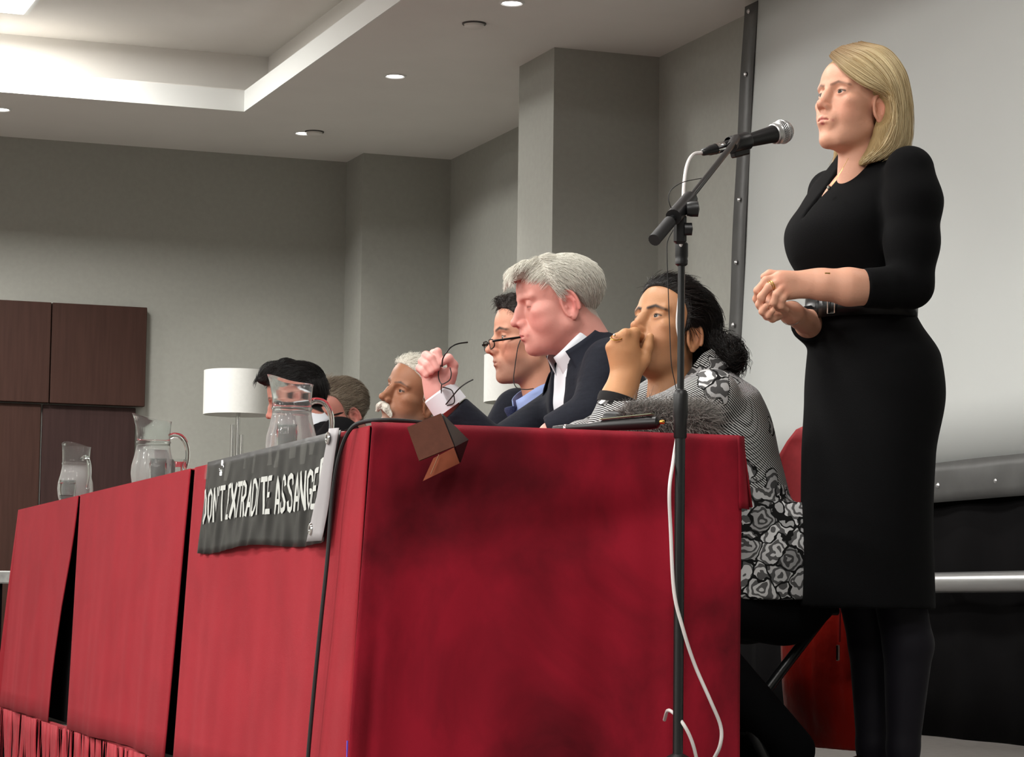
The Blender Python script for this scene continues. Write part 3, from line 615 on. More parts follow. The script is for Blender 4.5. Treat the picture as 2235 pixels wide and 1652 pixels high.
# ================================================================== organic surfaces: smooth-union distance fields meshed with surface nets
class Field:
    def __init__(s, lo, hi, h):
        s.lo = np.array(lo, float); s.h = h; s.n = np.ceil((np.array(hi)-s.lo)/h).astype(int)+1
        s.a = np.full(s.n, 0.09, np.float32)
        s.ax = [(s.lo[i]+h*np.arange(s.n[i])).astype(np.float32) for i in range(3)]
    def apply(s, lo, hi, fn, k, op='u'):
        pad = k+2.5*s.h
        i0 = np.clip(np.floor((np.array(lo)-pad-s.lo)/s.h).astype(int), 0, s.n); i1 = np.clip(np.ceil((np.array(hi)+pad-s.lo)/s.h).astype(int)+1, 0, s.n)
        if np.any(i1 <= i0): return s
        sl = tuple(slice(a, b) for a, b in zip(i0, i1))
        X = s.ax[0][sl[0]][:, None, None]; Y = s.ax[1][sl[1]][None, :, None]; Z = s.ax[2][sl[2]][None, None, :]
        d = fn(X, Y, Z).astype(np.float32); a = s.a[sl]
        k = max(k, 1e-5)
        if op == 'u':
            h = np.clip(.5+.5*(a-d)/k, 0, 1); s.a[sl] = a+(d-a)*h-k*h*(1-h)
        else:
            if op == 's': d = -d
            h = np.clip(.5-.5*(a-d)/k, 0, 1); s.a[sl] = a+(d-a)*h+k*h*(1-h)
        return s
    def ell(s, c, r, k=.01, R=None, op='u'):
        c = np.array(c, float); r = np.array(r if not np.isscalar(r) else (r, r, r), float)
        if R is None:
            lo, hi = c-r, c+r
            def fn(X, Y, Z):
                x, y, z = X-c[0], Y-c[1], Z-c[2]
                k0 = np.sqrt((x/r[0])**2+(y/r[1])**2+(z/r[2])**2); k1 = np.sqrt((x/r[0]**2)**2+(y/r[1]**2)**2+(z/r[2]**2)**2)+1e-9
                return k0*(k0-1)/k1
        else:
            R = np.asarray(R, float); e = np.sqrt(((R*r)**2).sum(1)); lo, hi = c-e, c+e
            def fn(X, Y, Z):
                x, y, z = X-c[0], Y-c[1], Z-c[2]
                u = [(R[0, i]*x+R[1, i]*y+R[2, i]*z) for i in range(3)]
                k0 = np.sqrt(sum((u[i]/r[i])**2 for i in range(3))); k1 = np.sqrt(sum((u[i]/r[i]**2)**2 for i in range(3)))+1e-9
                return k0*(k0-1)/k1
        return s.apply(lo, hi, fn, k, op)
    def cap(s, a, b, ra, rb=None, k=.01, op='u', sq=None, flat=False):
        """Tapered capsule; sq=(axis, factor) flattens (<1) or widens (>1) it along an axis."""
        a = np.array(a, float); b = np.array(b, float); rb = ra if rb is None else rb; m = max(ra, rb)*(max(1, sq[1]) if sq else 1)
        ab = b-a; L2 = float(ab @ ab)+1e-12
        def fn(X, Y, Z):
            x, y, z = X-a[0], Y-a[1], Z-a[2]
            t_ = (x*ab[0]+y*ab[1]+z*ab[2])/L2; t = np.clip(t_, 0, 1)
            x, y, z = x-t*ab[0], y-t*ab[1], z-t*ab[2]
            if sq:
                n, f = unit(sq[0]), sq[1]; q = (x*n[0]+y*n[1]+z*n[2])*(1/f-1); x, y, z = x+n[0]*q, y+n[1]*q, z+n[2]*q
            d = np.sqrt(x*x+y*y+z*z)-(ra+(rb-ra)*t)
            d = d*(min(1, sq[1]) if sq else 1)
            if flat: d = np.maximum(d, (t_-1)*math.sqrt(L2))
            return d
        return s.apply(np.minimum(a, b)-m, np.maximum(a, b)+m, fn, k, op)
    def chain(s, pts, rads, k=.01, op='u', sq=None):
        for i in range(len(pts)-1): s.cap(pts[i], pts[i+1], rads[i], rads[i+1], k, op, sq)
        return s
    def loft(s, sec, k=.02, O=(0, 0, 0), R=None, op='u', zcap=True):
        """sec rows (z, cx, cy, r_front, r_back, r_side[, exponent]) in the local frame (O, R columns = local x,y,z)."""
        O = np.array(O, float); R = np.eye(3) if R is None else np.asarray(R, float)
        S = np.array([list(q)+[2.0]*(7-len(q)) for q in sec], float); z0 = S[:, 0]
        zz = np.linspace(z0[0], z0[-1], 90); T = [resample(z0, S[:, j], zz) for j in range(1, 7)]
        cor = []
        for z, cx_, cy_, rf, rb, rs, _ in S:
            for dx in (-rb, rf):
                for dy in (-rs, rs): cor.append(O+R @ V(cx_+dx, cy_+dy, z))
        cor = np.array(cor)
        def fn(X, Y, Z):
            x, y, z = X-O[0], Y-O[1], Z-O[2]
            lx, ly, lz = [(R[0, i]*x+R[1, i]*y+R[2, i]*z) for i in range(3)]
            zc = np.clip(lz, z0[0], z0[-1]).astype(np.float64)
            c_x, c_y, rf, rb, rs, ex = [np.interp(zc, zz, t) for t in T]
            ux = lx-c_x; uy = (ly-c_y)/rs; rx = np.where(ux > 0, rf, rb); ux = ux/rx
            rho = (np.abs(ux)**ex+np.abs(uy)**ex)**(1/ex)
            d = (rho-1)*np.minimum(rx, rs)
            if zcap: d = np.maximum(d, np.maximum(z0[0]-lz, lz-z0[-1]))
            return d
        return s.apply(cor.min(0), cor.max(0), fn, k, op)
    def half(s, p, n, k=.002, lo=None, hi=None):
        """Cut away the side the normal n points to."""
        p = np.array(p, float); n = unit(n)
        lo = s.lo if lo is None else lo; hi = s.lo+s.h*s.n if hi is None else hi
        return s.apply(lo, hi, lambda X, Y, Z: -((X-p[0])*n[0]+(Y-p[1])*n[1]+(Z-p[2])*n[2]), k, 's')
    def box(s, c, half, R=None, rnd=.004, k=.005, op='u'):
        c = np.array(c, float); R = np.eye(3) if R is None else np.asarray(R, float); hf = np.array(half, float); e = (np.abs(R)*hf).sum(1)
        def fn(X, Y, Z):
            x, y, z = X-c[0], Y-c[1], Z-c[2]
            q = [np.abs(R[0, i]*x+R[1, i]*y+R[2, i]*z)-hf[i]+rnd for i in range(3)]
            return np.sqrt(sum(np.maximum(t, 0)**2 for t in q))+np.minimum(np.maximum(np.maximum(q[0], q[1]), q[2]), 0)-rnd
        return s.apply(c-e, c+e, fn, k, op)
    def mesh(s, smooth=1):
        F = s.a; S = (F < 0)
        n = np.array(F.shape); cnt = np.zeros(n-1, np.uint8)
        for dx in (0, 1):
            for dy in (0, 1):
                for dz in (0, 1): cnt += S[dx:n[0]-1+dx, dy:n[1]-1+dy, dz:n[2]-1+dz]
        I = np.argwhere((cnt > 0) & (cnt < 8)); vid = np.full(n-1, -1, np.int32); vid[tuple(I.T)] = np.arange(len(I))
        off = np.array([(a, b, c) for a in (0, 1) for b in (0, 1) for c in (0, 1)])
        val = np.stack([F[I[:, 0]+o[0], I[:, 1]+o[1], I[:, 2]+o[2]] for o in off], 1)
        acc = np.zeros((len(I), 3)); num = np.zeros(len(I))
        for a in range(8):
            for b in range(a+1, 8):
                if np.abs(off[a]-off[b]).sum() != 1: continue
                m = (val[:, a] < 0) != (val[:, b] < 0)
                t = val[m, a]/(val[m, a]-val[m, b]); acc[m] += off[a]+(off[b]-off[a])*t[:, None]; num[m] += 1
        P = s.lo+s.h*(I+acc/num[:, None]); Q = []
        for ax in range(3):
            sl0 = [slice(None)]*3; sl1 = [slice(None)]*3; sl0[ax] = slice(0, n[ax]-1); sl1[ax] = slice(1, n[ax])
            A = S[tuple(sl0)]; B = S[tuple(sl1)]; E = np.argwhere(A != B)
            o1, o2 = (ax+1) % 3, (ax+2) % 3
            E = E[(E[:, o1] > 0) & (E[:, o2] > 0) & (E[:, o1] < n[o1]-1) & (E[:, o2] < n[o2]-1)]
            d1 = np.zeros(3, int); d1[o1] = 1; d2 = np.zeros(3, int); d2[o2] = 1
            q = np.stack([vid[tuple((E-d1-d2).T)], vid[tuple((E-d2).T)], vid[tuple(E.T)], vid[tuple((E-d1).T)]], 1)
            fl = ~A[tuple(E.T)]; q[fl] = q[fl][:, ::-1]; Q.append(q)
        Q = np.concatenate(Q)
        for _ in range(smooth):
            A = np.zeros_like(P); c = np.zeros(len(P))
            for i in range(4):
                j = (i+1) % 4
                np.add.at(A, Q[:, i], P[Q[:, j]]); np.add.at(A, Q[:, j], P[Q[:, i]]); np.add.at(c, Q[:, i], 1); np.add.at(c, Q[:, j], 1)
            P = P+.5*(A/c[:, None]-P)
        return P, Q
def resample(x, y, xx):
    """Catmull-Rom (monotone-limited) through the sections."""
    d = np.diff(y)/np.diff(x); m = np.zeros(len(x)); m[1:-1] = np.where(d[:-1]*d[1:] > 0, 2*d[:-1]*d[1:]/(d[:-1]+d[1:]+1e-12), 0); m[0] = d[0]; m[-1] = d[-1]
    i = np.clip(np.searchsorted(x, xx)-1, 0, len(x)-2); h = x[i+1]-x[i]; t = (xx-x[i])/h
    return (2*t**3-3*t**2+1)*y[i]+(t**3-2*t**2+t)*h*m[i]+(-2*t**3+3*t**2)*y[i+1]+(t**3-t**2)*h*m[i+1]
def normals(P, Q):
    n = np.cross(P[Q[:, 2]]-P[Q[:, 0]], P[Q[:, 3]]-P[Q[:, 1]]); N = np.zeros_like(P)
    for i in range(4): np.add.at(N, Q[:, i], n)
    return N/(np.linalg.norm(N, axis=1, keepdims=True)+1e-12)
def frame(yaw, pitch=0, roll=0):
    """Columns: forward, left, up of a head/hand turned yaw (world degrees), pitched up, rolled to its right side."""
    y, p, r = [math.radians(a) for a in (yaw, pitch, roll)]
    Rz = np.array([[math.cos(y), -math.sin(y), 0], [math.sin(y), math.cos(y), 0], [0, 0, 1]])
    Ry = np.array([[math.cos(p), 0, -math.sin(p)], [0, 1, 0], [math.sin(p), 0, math.cos(p)]])
    Rx = np.array([[1, 0, 0], [0, math.cos(r), -math.sin(r)], [0, math.sin(r), math.cos(r)]])
    return Rz @ Ry @ Rx
class Build:
    """Joins meshed pieces (world coordinates) into one object."""
    def __init__(s): s.P = []; s.Q = []; s.C = []; s.n = 0
    def add(s, P, Q, col):
        s.P.append(P); s.Q.append(Q+s.n); s.n += len(P)
        s.C.append(np.tile(np.array([*col, 1.0]), (len(P), 1)) if np.ndim(col) == 1 else np.column_stack([col, np.ones(len(P))])); return s
    def done(s, name, m, parent):
        P = np.concatenate(s.P)-origin_of(parent); Q = np.concatenate(s.Q); me = raw_mesh(name, P, Q)
        a = me.color_attributes.new('Col', 'FLOAT_COLOR', 'POINT'); a.data.foreach_set('color', np.concatenate(s.C).astype(np.float32).ravel())
        return link_mesh(name, me, m, parent)
def field_obj(name, F, m, parent, smooth=1, to_world=None):
    P, Q = F.mesh(smooth)
    if to_world is not None: P = to_world(P)
    return link_mesh(name, raw_mesh(name, P-origin_of(parent), Q), m, parent)
def strands(name, curves, m, parent, r0=.00045, r1=.0002):
    """curves: array (N, K, 3) in world coordinates -> a hair curves object."""
    N, K, _ = curves.shape; hc = bpy.data.hair_curves.new(name); hc.add_curves([K]*N)
    hc.attributes['position'].data.foreach_set('vector', (curves-origin_of(parent)).astype(np.float32).ravel())
    rad = np.tile(np.linspace(r0, r1, K), N).astype(np.float32)
    ra = hc.attributes.get('radius') or hc.attributes.new('radius', 'FLOAT', 'POINT'); ra.data.foreach_set('value', rad)
    o = bpy.data.objects.new(name, hc); COL.objects.link(o); hc.materials.append(m); o.parent = parent; o['kind'] = 'stuff'
    return o
def hair_mat(name, c1, c2, rough=.45, scale=120):
    m = mat(name, c1, rough, spec=.35); nt = m.node_tree; b = nt.nodes['Principled BSDF']
    tc = nt.nodes.new('ShaderNodeTexCoord'); n = nt.nodes.new('ShaderNodeTexNoise'); n.inputs['Scale'].default_value = scale; n.inputs['Detail'].default_value = 2
    hi = nt.nodes.new('ShaderNodeHairInfo'); r = nt.nodes.new('ShaderNodeMixRGB'); r.inputs[1].default_value = (*c1, 1); r.inputs[2].default_value = (*c2, 1)
    nt.links.new(hi.outputs['Random'], r.inputs[0]); nt.links.new(r.outputs[0], b.inputs['Base Color'])
    return m
def cap_mat(name, c1, c2, stretch=(1, 1, 1), rough=.55):
    m = mat(name, c1, rough, spec=.3, bump=(160, .8, stretch)); nt = m.node_tree; b = nt.nodes['Principled BSDF']
    tc = nt.nodes.new('ShaderNodeTexCoord'); mp = nt.nodes.new('ShaderNodeMapping'); mp.inputs['Scale'].default_value = stretch; nt.links.new(tc.outputs['Object'], mp.inputs[0])
    n = nt.nodes.new('ShaderNodeTexNoise'); n.inputs['Scale'].default_value = 90; n.inputs['Detail'].default_value = 3; nt.links.new(mp.outputs[0], n.inputs['Vector'])
    r = nt.nodes.new('ShaderNodeMixRGB'); r.inputs[1].default_value = (*c1, 1); r.inputs[2].default_value = (*c2, 1)
    nt.links.new(n.outputs['Fac'], r.inputs[0]); nt.links.new(r.outputs[0], b.inputs['Base Color']); return m

# ------------------------------------------------------------------ heads
def gauss(P, c, r):
    r = np.array(r if not np.isscalar(r) else (r,)*3); return np.exp(-(((P-np.array(c))/r)**2).sum(1))
def segdist(P, a, b, sc=(1, 1, 1)):
    sc = np.array(sc); p = P*sc; a = np.array(a)*sc; b = np.array(b)*sc; ab = b-a
    t = np.clip(((p-a) @ ab)/(ab @ ab), 0, 1); return np.linalg.norm(p-a-t[:, None]*ab, axis=1)
def mixc(C, col, w): return C*(1-w[:, None])+np.array(col)[None]*w[:, None]
def head_field(k, h=.0019):
    """k: dict of proportions. Local frame: x forward, y left, z up, origin between the ear canals."""
    g = k.get; male = g('male', 1)
    F = Field((-.125, -.105, -.235), (.138, .105, .150), h)
    nk = g('neck', .058 if male else .047); nl = g('neck_lean', .02)
    F.cap((-.020, 0, -.05), (-.030-nl, 0, -.24), nk, nk*1.08, .02)
    F.ell((-.012, 0, .050), (.098, .076, .084), .02)
    F.ell((.034, 0, .058), (.0575, .064, .060), .03)
    F.ell((.028, 0, -.018), (.062, .062 if male else .056, .076), .03)
    for s in (1, -1):
        F.ell((.046, s*(.036 if male else .033), -.030), (.034, .026+g('cheek', 0), .036), .025)
        F.ell((.052, s*.050, -.002), (.026, .015, .013), .018)
        jw = .054 if male else .043
        F.cap((.002, s*jw, -.050), (.062, s*.020, -.094+g('chin_z', 0)), .014, .014, .028)
    F.ell((.034, 0, -.074+g('chin_z', 0)*.5), (.046, .040, .026+g('double_chin', 0)), .025)
    F.ell((.077+g('chin', 0), 0, -.094+g('chin_z', 0)), (.017, .021 if male else .017, .016), .016)
    for s in (1, -1):
        F.cap((.087, s*.012, .037), (.074, s*.047, .038), .0085 if male else .006, .007, .014)
        F.ell((.096, s*.031, .019), (.016, .021, .0125), .012, op='s')
        F.ell((.0735, s*.0315, .018), (.0142, .0150, .0138), .006)
        ap = g('eye_open', .0042)
        F.chain([(.0905, s*.020, .0300), (.0895, s*.032, .0325), (.0800, s*.046, .0290)], [.0010, .0012, .0010], .003, op='s')
        if ap > 0: F.ell((.0895, s*.0320, .0175), (.0085, .0132, ap), .0018, op='s')
        else: F.cap((.0885, s*.024, .0135), (.0835, s*.042, .0138), .0012, .0012, .0015, op='s')
    nz = g('nose', 0.0)
    F.chain([(.0875, 0, .034), (.0985+nz*.5, 0, .012), (.1130+nz, 0, -.013)], [.0070, .0078, .0088], .010)
    F.ell((.094+nz*.5, 0, -.004), (.015, .0125, .024), .008)
    F.ell((.1135+nz, 0, -.0155), (.0105, .0112, .0098), .006)
    for s in (1, -1):
        F.ell((.1005+nz*.6, s*.0130*(1 if male else .86), -.0212), (.0120, .0070 if male else .0058, .0082 if male else .0072), .006)
        F.ell((.1055+nz*.8, s*.0062, -.0285), (.0062, .0034, .0040), .0025, op='s')
    mx = g('mouth', 0.0); F.ell((.086+mx, 0, -.048), (.0155, .028, .024), .014)
    if mx: F.ell((.070+mx*.8, 0, -.070), (.022, .030, .028), .02)
    lp = g('lips', 1.0); mz = -.0525
    for s in (1, -1):
        F.chain([(.0985+mx, 0, mz+.0052), (.0965+mx, s*.009, mz+.0056), (.0870+mx, s*.0235, mz)], [.0045*lp, .0048*lp, .0018], .004)
        F.chain([(.0965+mx, 0, mz-.0058), (.0945+mx, s*.010, mz-.0050), (.0865+mx, s*.0215, mz)], [.0056*lp, .0052*lp, .0018], .004)
        F.chain([(.1035+mx, 0, mz), (.1000+mx, s*.011, mz+.0004), (.0915+mx, s*.0205, mz-.0002)], [.0018, .0018, .0012], .003, op='s')
    F.ell((.1000+mx, 0, mz-.0165), (.006, .017, .0050), .010, op='s')
    # ears
    for s in (1, -1):
        R = np.array([[.96, -.12*s*-1, -.22], [0, 1, 0], [.22, 0, .97]]); q = -math.radians(20)*s
        Rz = np.array([[math.cos(q), -math.sin(q), 0], [math.sin(q), math.cos(q), 0], [0, 0, 1]])
        tl = math.radians(-10); Ry = np.array([[math.cos(tl), 0, -math.sin(tl)], [0, 1, 0], [math.sin(tl), 0, math.cos(tl)]])
        E = Rz @ Ry; es = g('ear', 1.0); c = np.array([-.010, s*(.0755), -.003])
        F.ell(c, (.0165*es, .0055, .0290*es), .006, R=E)
        F.ell(c+E @ V(.0035, s*.0055, -.002), (.0090*es, .0062, .0150*es), .003, R=E, op='s')
        ring = [c+E @ V(.0165*es*math.cos(a)*(1-.12*math.sin(a) if math.sin(a) < 0 else 1), s*.0035, .030*es*math.sin(a)) for a in np.linspace(-.9, 3.7, 26)]
        F.chain(ring, [.0034]*26, .0022)
        F.chain([c+E @ V(-.006*es, s*.003, -.012*es), c+E @ V(-.009*es, s*.003, .003), c+E @ V(-.004*es, s*.003, .014*es)], [.0024, .0026, .0022], .003)
        F.ell(c+E @ V(.004, s*.001, -.027*es), (.0075, .0045, .0085), .005, R=E)
        F.ell(c+E @ V(.0125, s*.001, -.004), (.0038, .0035, .0055), .003, R=E)
    return F
def head_colors(P, k):
    g = k.get; base = np.array(g('skin')); C = np.tile(base, (len(P), 1)).astype(float)
    red = np.array(g('flush', (base[0]*1.02, base[1]*.72, base[2]*.70)))
    Pm = np.column_stack([P[:, 0], np.abs(P[:, 1]), P[:, 2]])
    C = mixc(C, red, np.clip(.40*gauss(Pm, (.068, .044, -.022), (.03, .026, .026))+.45*gauss(Pm, (.112, .0, -.017), .018)+.65*gauss(Pm, (-.012, .085, 0), (.024, .018, .035)), 0, .8))
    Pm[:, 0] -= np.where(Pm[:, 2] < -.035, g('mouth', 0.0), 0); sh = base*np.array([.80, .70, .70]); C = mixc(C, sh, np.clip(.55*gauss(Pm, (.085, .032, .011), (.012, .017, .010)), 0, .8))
    mz = -.0525; lip = np.array(g('lip', (base[0]*.80, base[1]*.46, base[2]*.46)))
    d = np.minimum(segdist(Pm, (.0985, 0, mz+.0045), (.087, .0225, mz)), segdist(Pm, (.0965, 0, mz-.0052), (.087, .0205, mz)))
    C = mixc(C, lip, np.clip((.0074-d)/.0025, 0, 1)*(Pm[:, 0] > .08))
    C = mixc(C, lip*.35, np.clip((.0022-segdist(Pm, (.0985, 0, mz), (.092, .0190, mz)))/.0015, 0, 1)*.7)
    br = g('brow'); bz = g('brow_z', .034)+.007
    if br is not None:
        d = np.minimum(segdist(Pm, (.088, .011, bz-.003), (.084, .030, bz+.003), (.4, 1, 1)), segdist(Pm, (.084, .030, bz+.003), (.070, .052, bz-.003), (.4, 1, 1)))
        C = mixc(C, br, np.clip((g('brow_w', .0042)-d)/.0025, 0, 1)*g('brow_a', .8)*(P[:, 0] > .05))
    # lash line, widened with painted upper-lid shadow
    la = np.array(g('lash', (.03, .02, .015))); ap = g('eye_open', .0042)
    if ap > 0: C = mixc(C, la, np.clip((.0030-np.minimum(segdist(Pm, (.0865, .0200, .0175+ap*.55), (.0880, .0310, .0175+ap*1.12)), segdist(Pm, (.0880, .0310, .0175+ap*1.12), (.080, .0455, .0175+ap*.45))))/.0012, 0, 1)*g('lash_a', .85))
    else: C = mixc(C, la, np.clip((.0018-segdist(Pm, (.088, .022, .0130), (.081, .0440, .0134), (.5, 1, 1)))/.001, 0, 1)*.6)
    st = g('stubble')
    if st is not None:
        m_ = np.clip(1.6*gauss(Pm, (.070, .02, -.085), (.06, .06, .032))+.9*gauss(Pm, (.03, .055, -.06), (.035, .03, .03))+1.0*gauss(Pm, (.1, 0, -.044), (.03, .024, .007)), 0, 1)
        m_ *= np.clip((-.03-P[:, 2])/.02, 0, 1); C = mixc(C, st, m_*g('stubble_a', .4))
    if g('scalp') is not None:
        C = mixc(C, g('scalp'), np.clip(hairline(P, k)/.006, 0, 1))
    return np.clip(C, 0, 1)
def hairline(P, k):
    """>0 where hair grows."""
    hx = k.get('hl_x', [-.125, -.075, -.040, -.028, -.010, .006, .022, .032, .045, .070, .095])
    hz = k.get('hl_z', [-.075, -.062, -.035, .010, .036, .030, -.002, .040, .058, .082, .094])
    return P[:, 2]-np.interp(P[:, 0], hx, hz)
def eye_obj(k, H, parent, side):
    """A sphere with iris and pupil by latitude, looking along gaze (local)."""
    c = V(.0735, side*.0315, .018); gz = unit(k.get('gaze', (1, 0, 0))); r = .0128
    n1 = unit(np.cross(gz, V(0, 0, 1))); n2 = np.cross(n1, gz); v = []; col = []
    iris = k.get('iris', (.05, .03, .02)); nl, nm = 22, 26
    for i in range(nl):
        t = math.pi*i/(nl-1)*(1 if True else 0); t = (i/(nl-1))**1.5*math.pi
        for j in range(nm):
            a = 2*math.pi*j/nm; v.append(H['O']+H['s']*(H['R'] @ (c+r*(math.cos(t)*gz+math.sin(t)*(math.cos(a)*n1+math.sin(a)*n2)))))
            col.append((.004, .004, .004) if t < .16 else (iris if t < .40 else ((iris[0]*.4, iris[1]*.4, iris[2]*.4) if t < .44 else (.27, .25, .235))))
    f = np.array([(i*nm+j, (i+1)*nm+j, (i+1)*nm+(j+1) % nm, i*nm+(j+1) % nm) for i in range(nl-1) for j in range(nm)])
    b = Build(); b.add(np.array(v), f, np.array(col)); return b.done('eye', M_eye, parent)
M_eye = mat_vcol('eyeball', rough=.25, spec=.22)
M_skin = mat_vcol('skin', rough=.48, spec=.35, sss=.10, bump=(260, .10))

def to_world(H):
    t = H.get('top', 1.0)
    def f(P):
        if t != 1.0: P = P.copy(); P[:, 2] = np.where(P[:, 2] > .03, .03+(P[:, 2]-.03)*t, P[:, 2])
        return H['O']+H['s']*(P @ H['R'].T)
    return f
def scalp_strands(P, N, H, k, n, length, comb, lift, clump=.0, seg=7, sel=None, grav=0, off=0.0, wob=.004):
    """Grow short hair from surface points (local): comb(p)->direction, lift along the normal."""
    m = hairline(P, k) > .001 if sel is None else sel(P)
    m = m & (((P-np.array([-.005, 0, .02]))*N).sum(1) > .45*np.linalg.norm(P-np.array([-.005, 0, .02]), axis=1))
    idx = np.flatnonzero(m)
    if len(idx) == 0: return np.zeros((0, seg, 3))
    idx = rng.choice(idx, n, replace=True); p = P[idx]+rng.normal(0, .0012, (n, 3)); nr = N[idx]
    L = length(p) if callable(length) else np.full(n, length); L = L*(.7+.5*rng.random(n))
    D = comb(p); D = D/(np.linalg.norm(D, axis=1, keepdims=True)+1e-9)
    D = D-nr*(D*nr).sum(1, keepdims=True); D = D/(np.linalg.norm(D, axis=1, keepdims=True)+1e-9)
    D = D+rng.normal(0, .12, D.shape)
    lf = lift(p) if callable(lift) else np.full(n, lift); out = [p+nr*off]; cur = p+nr*off
    ph = rng.random((n, 1))*6.28; sidev = np.cross(nr, D)
    cen = np.array([-.010, 0, .03])
    for s in range(1, seg):
        t = s/(seg-1); d = D+nr*(lf*(1-t)**1.2)[:, None]; d = d/np.linalg.norm(d, axis=1, keepdims=True)
        cur = cur+d*(L/(seg-1))[:, None]+sidev*np.sin(ph+t*5)*wob/(seg-1)
        cur[:, 2] -= grav*t/(seg-1)
        # bend round the skull
        q = cur-cen; qn = q/(np.linalg.norm(q, axis=1, keepdims=True)+1e-9); D = D-qn*np.maximum(0, (D*qn).sum(1, keepdims=True))*.35
        nr = .6*nr+.4*qn; nr = nr/np.linalg.norm(nr, axis=1, keepdims=True); D = D-nr*(D*nr).sum(1, keepdims=True)*.9; D = D/(np.linalg.norm(D, axis=1, keepdims=True)+1e-9)
        out.append(cur.copy())
    return to_world(H)(np.stack(out, 1).reshape(-1, 3)).reshape(n, seg, 3)
# ================================================================== the standing speaker
M_black_dress = mat('black_crepe', srgb(7, 7, 8), .88, spec=.12, sheen=.012, noise=(200, .1, 2), bump=(500, .2))
M_tights = mat('black_tights', srgb(17, 15, 22), .65, spec=.2, sheen=.06)
M_leather = mat('black_leather', srgb(9, 9, 9), .32, spec=.22)
M_gold = mat('gold', srgb(214, 176, 92), .22, metal=1.0)
M_silver = mat('silver', srgb(215, 212, 205), .2, metal=1.0)
def finish_body(name_label, root, B):
    return B.done('body', M_skin, root)
def head_piece(B, k, H, h=.0019):
    F = head_field(k, h); P, Q = F.mesh(1); C = head_colors(P, k); B.add(to_world(H)(P), Q, C); return P, Q, normals(P, Q)
def pix(D0):
    return lambda x, y, tw=0.0: at(x, y, D0-tw)

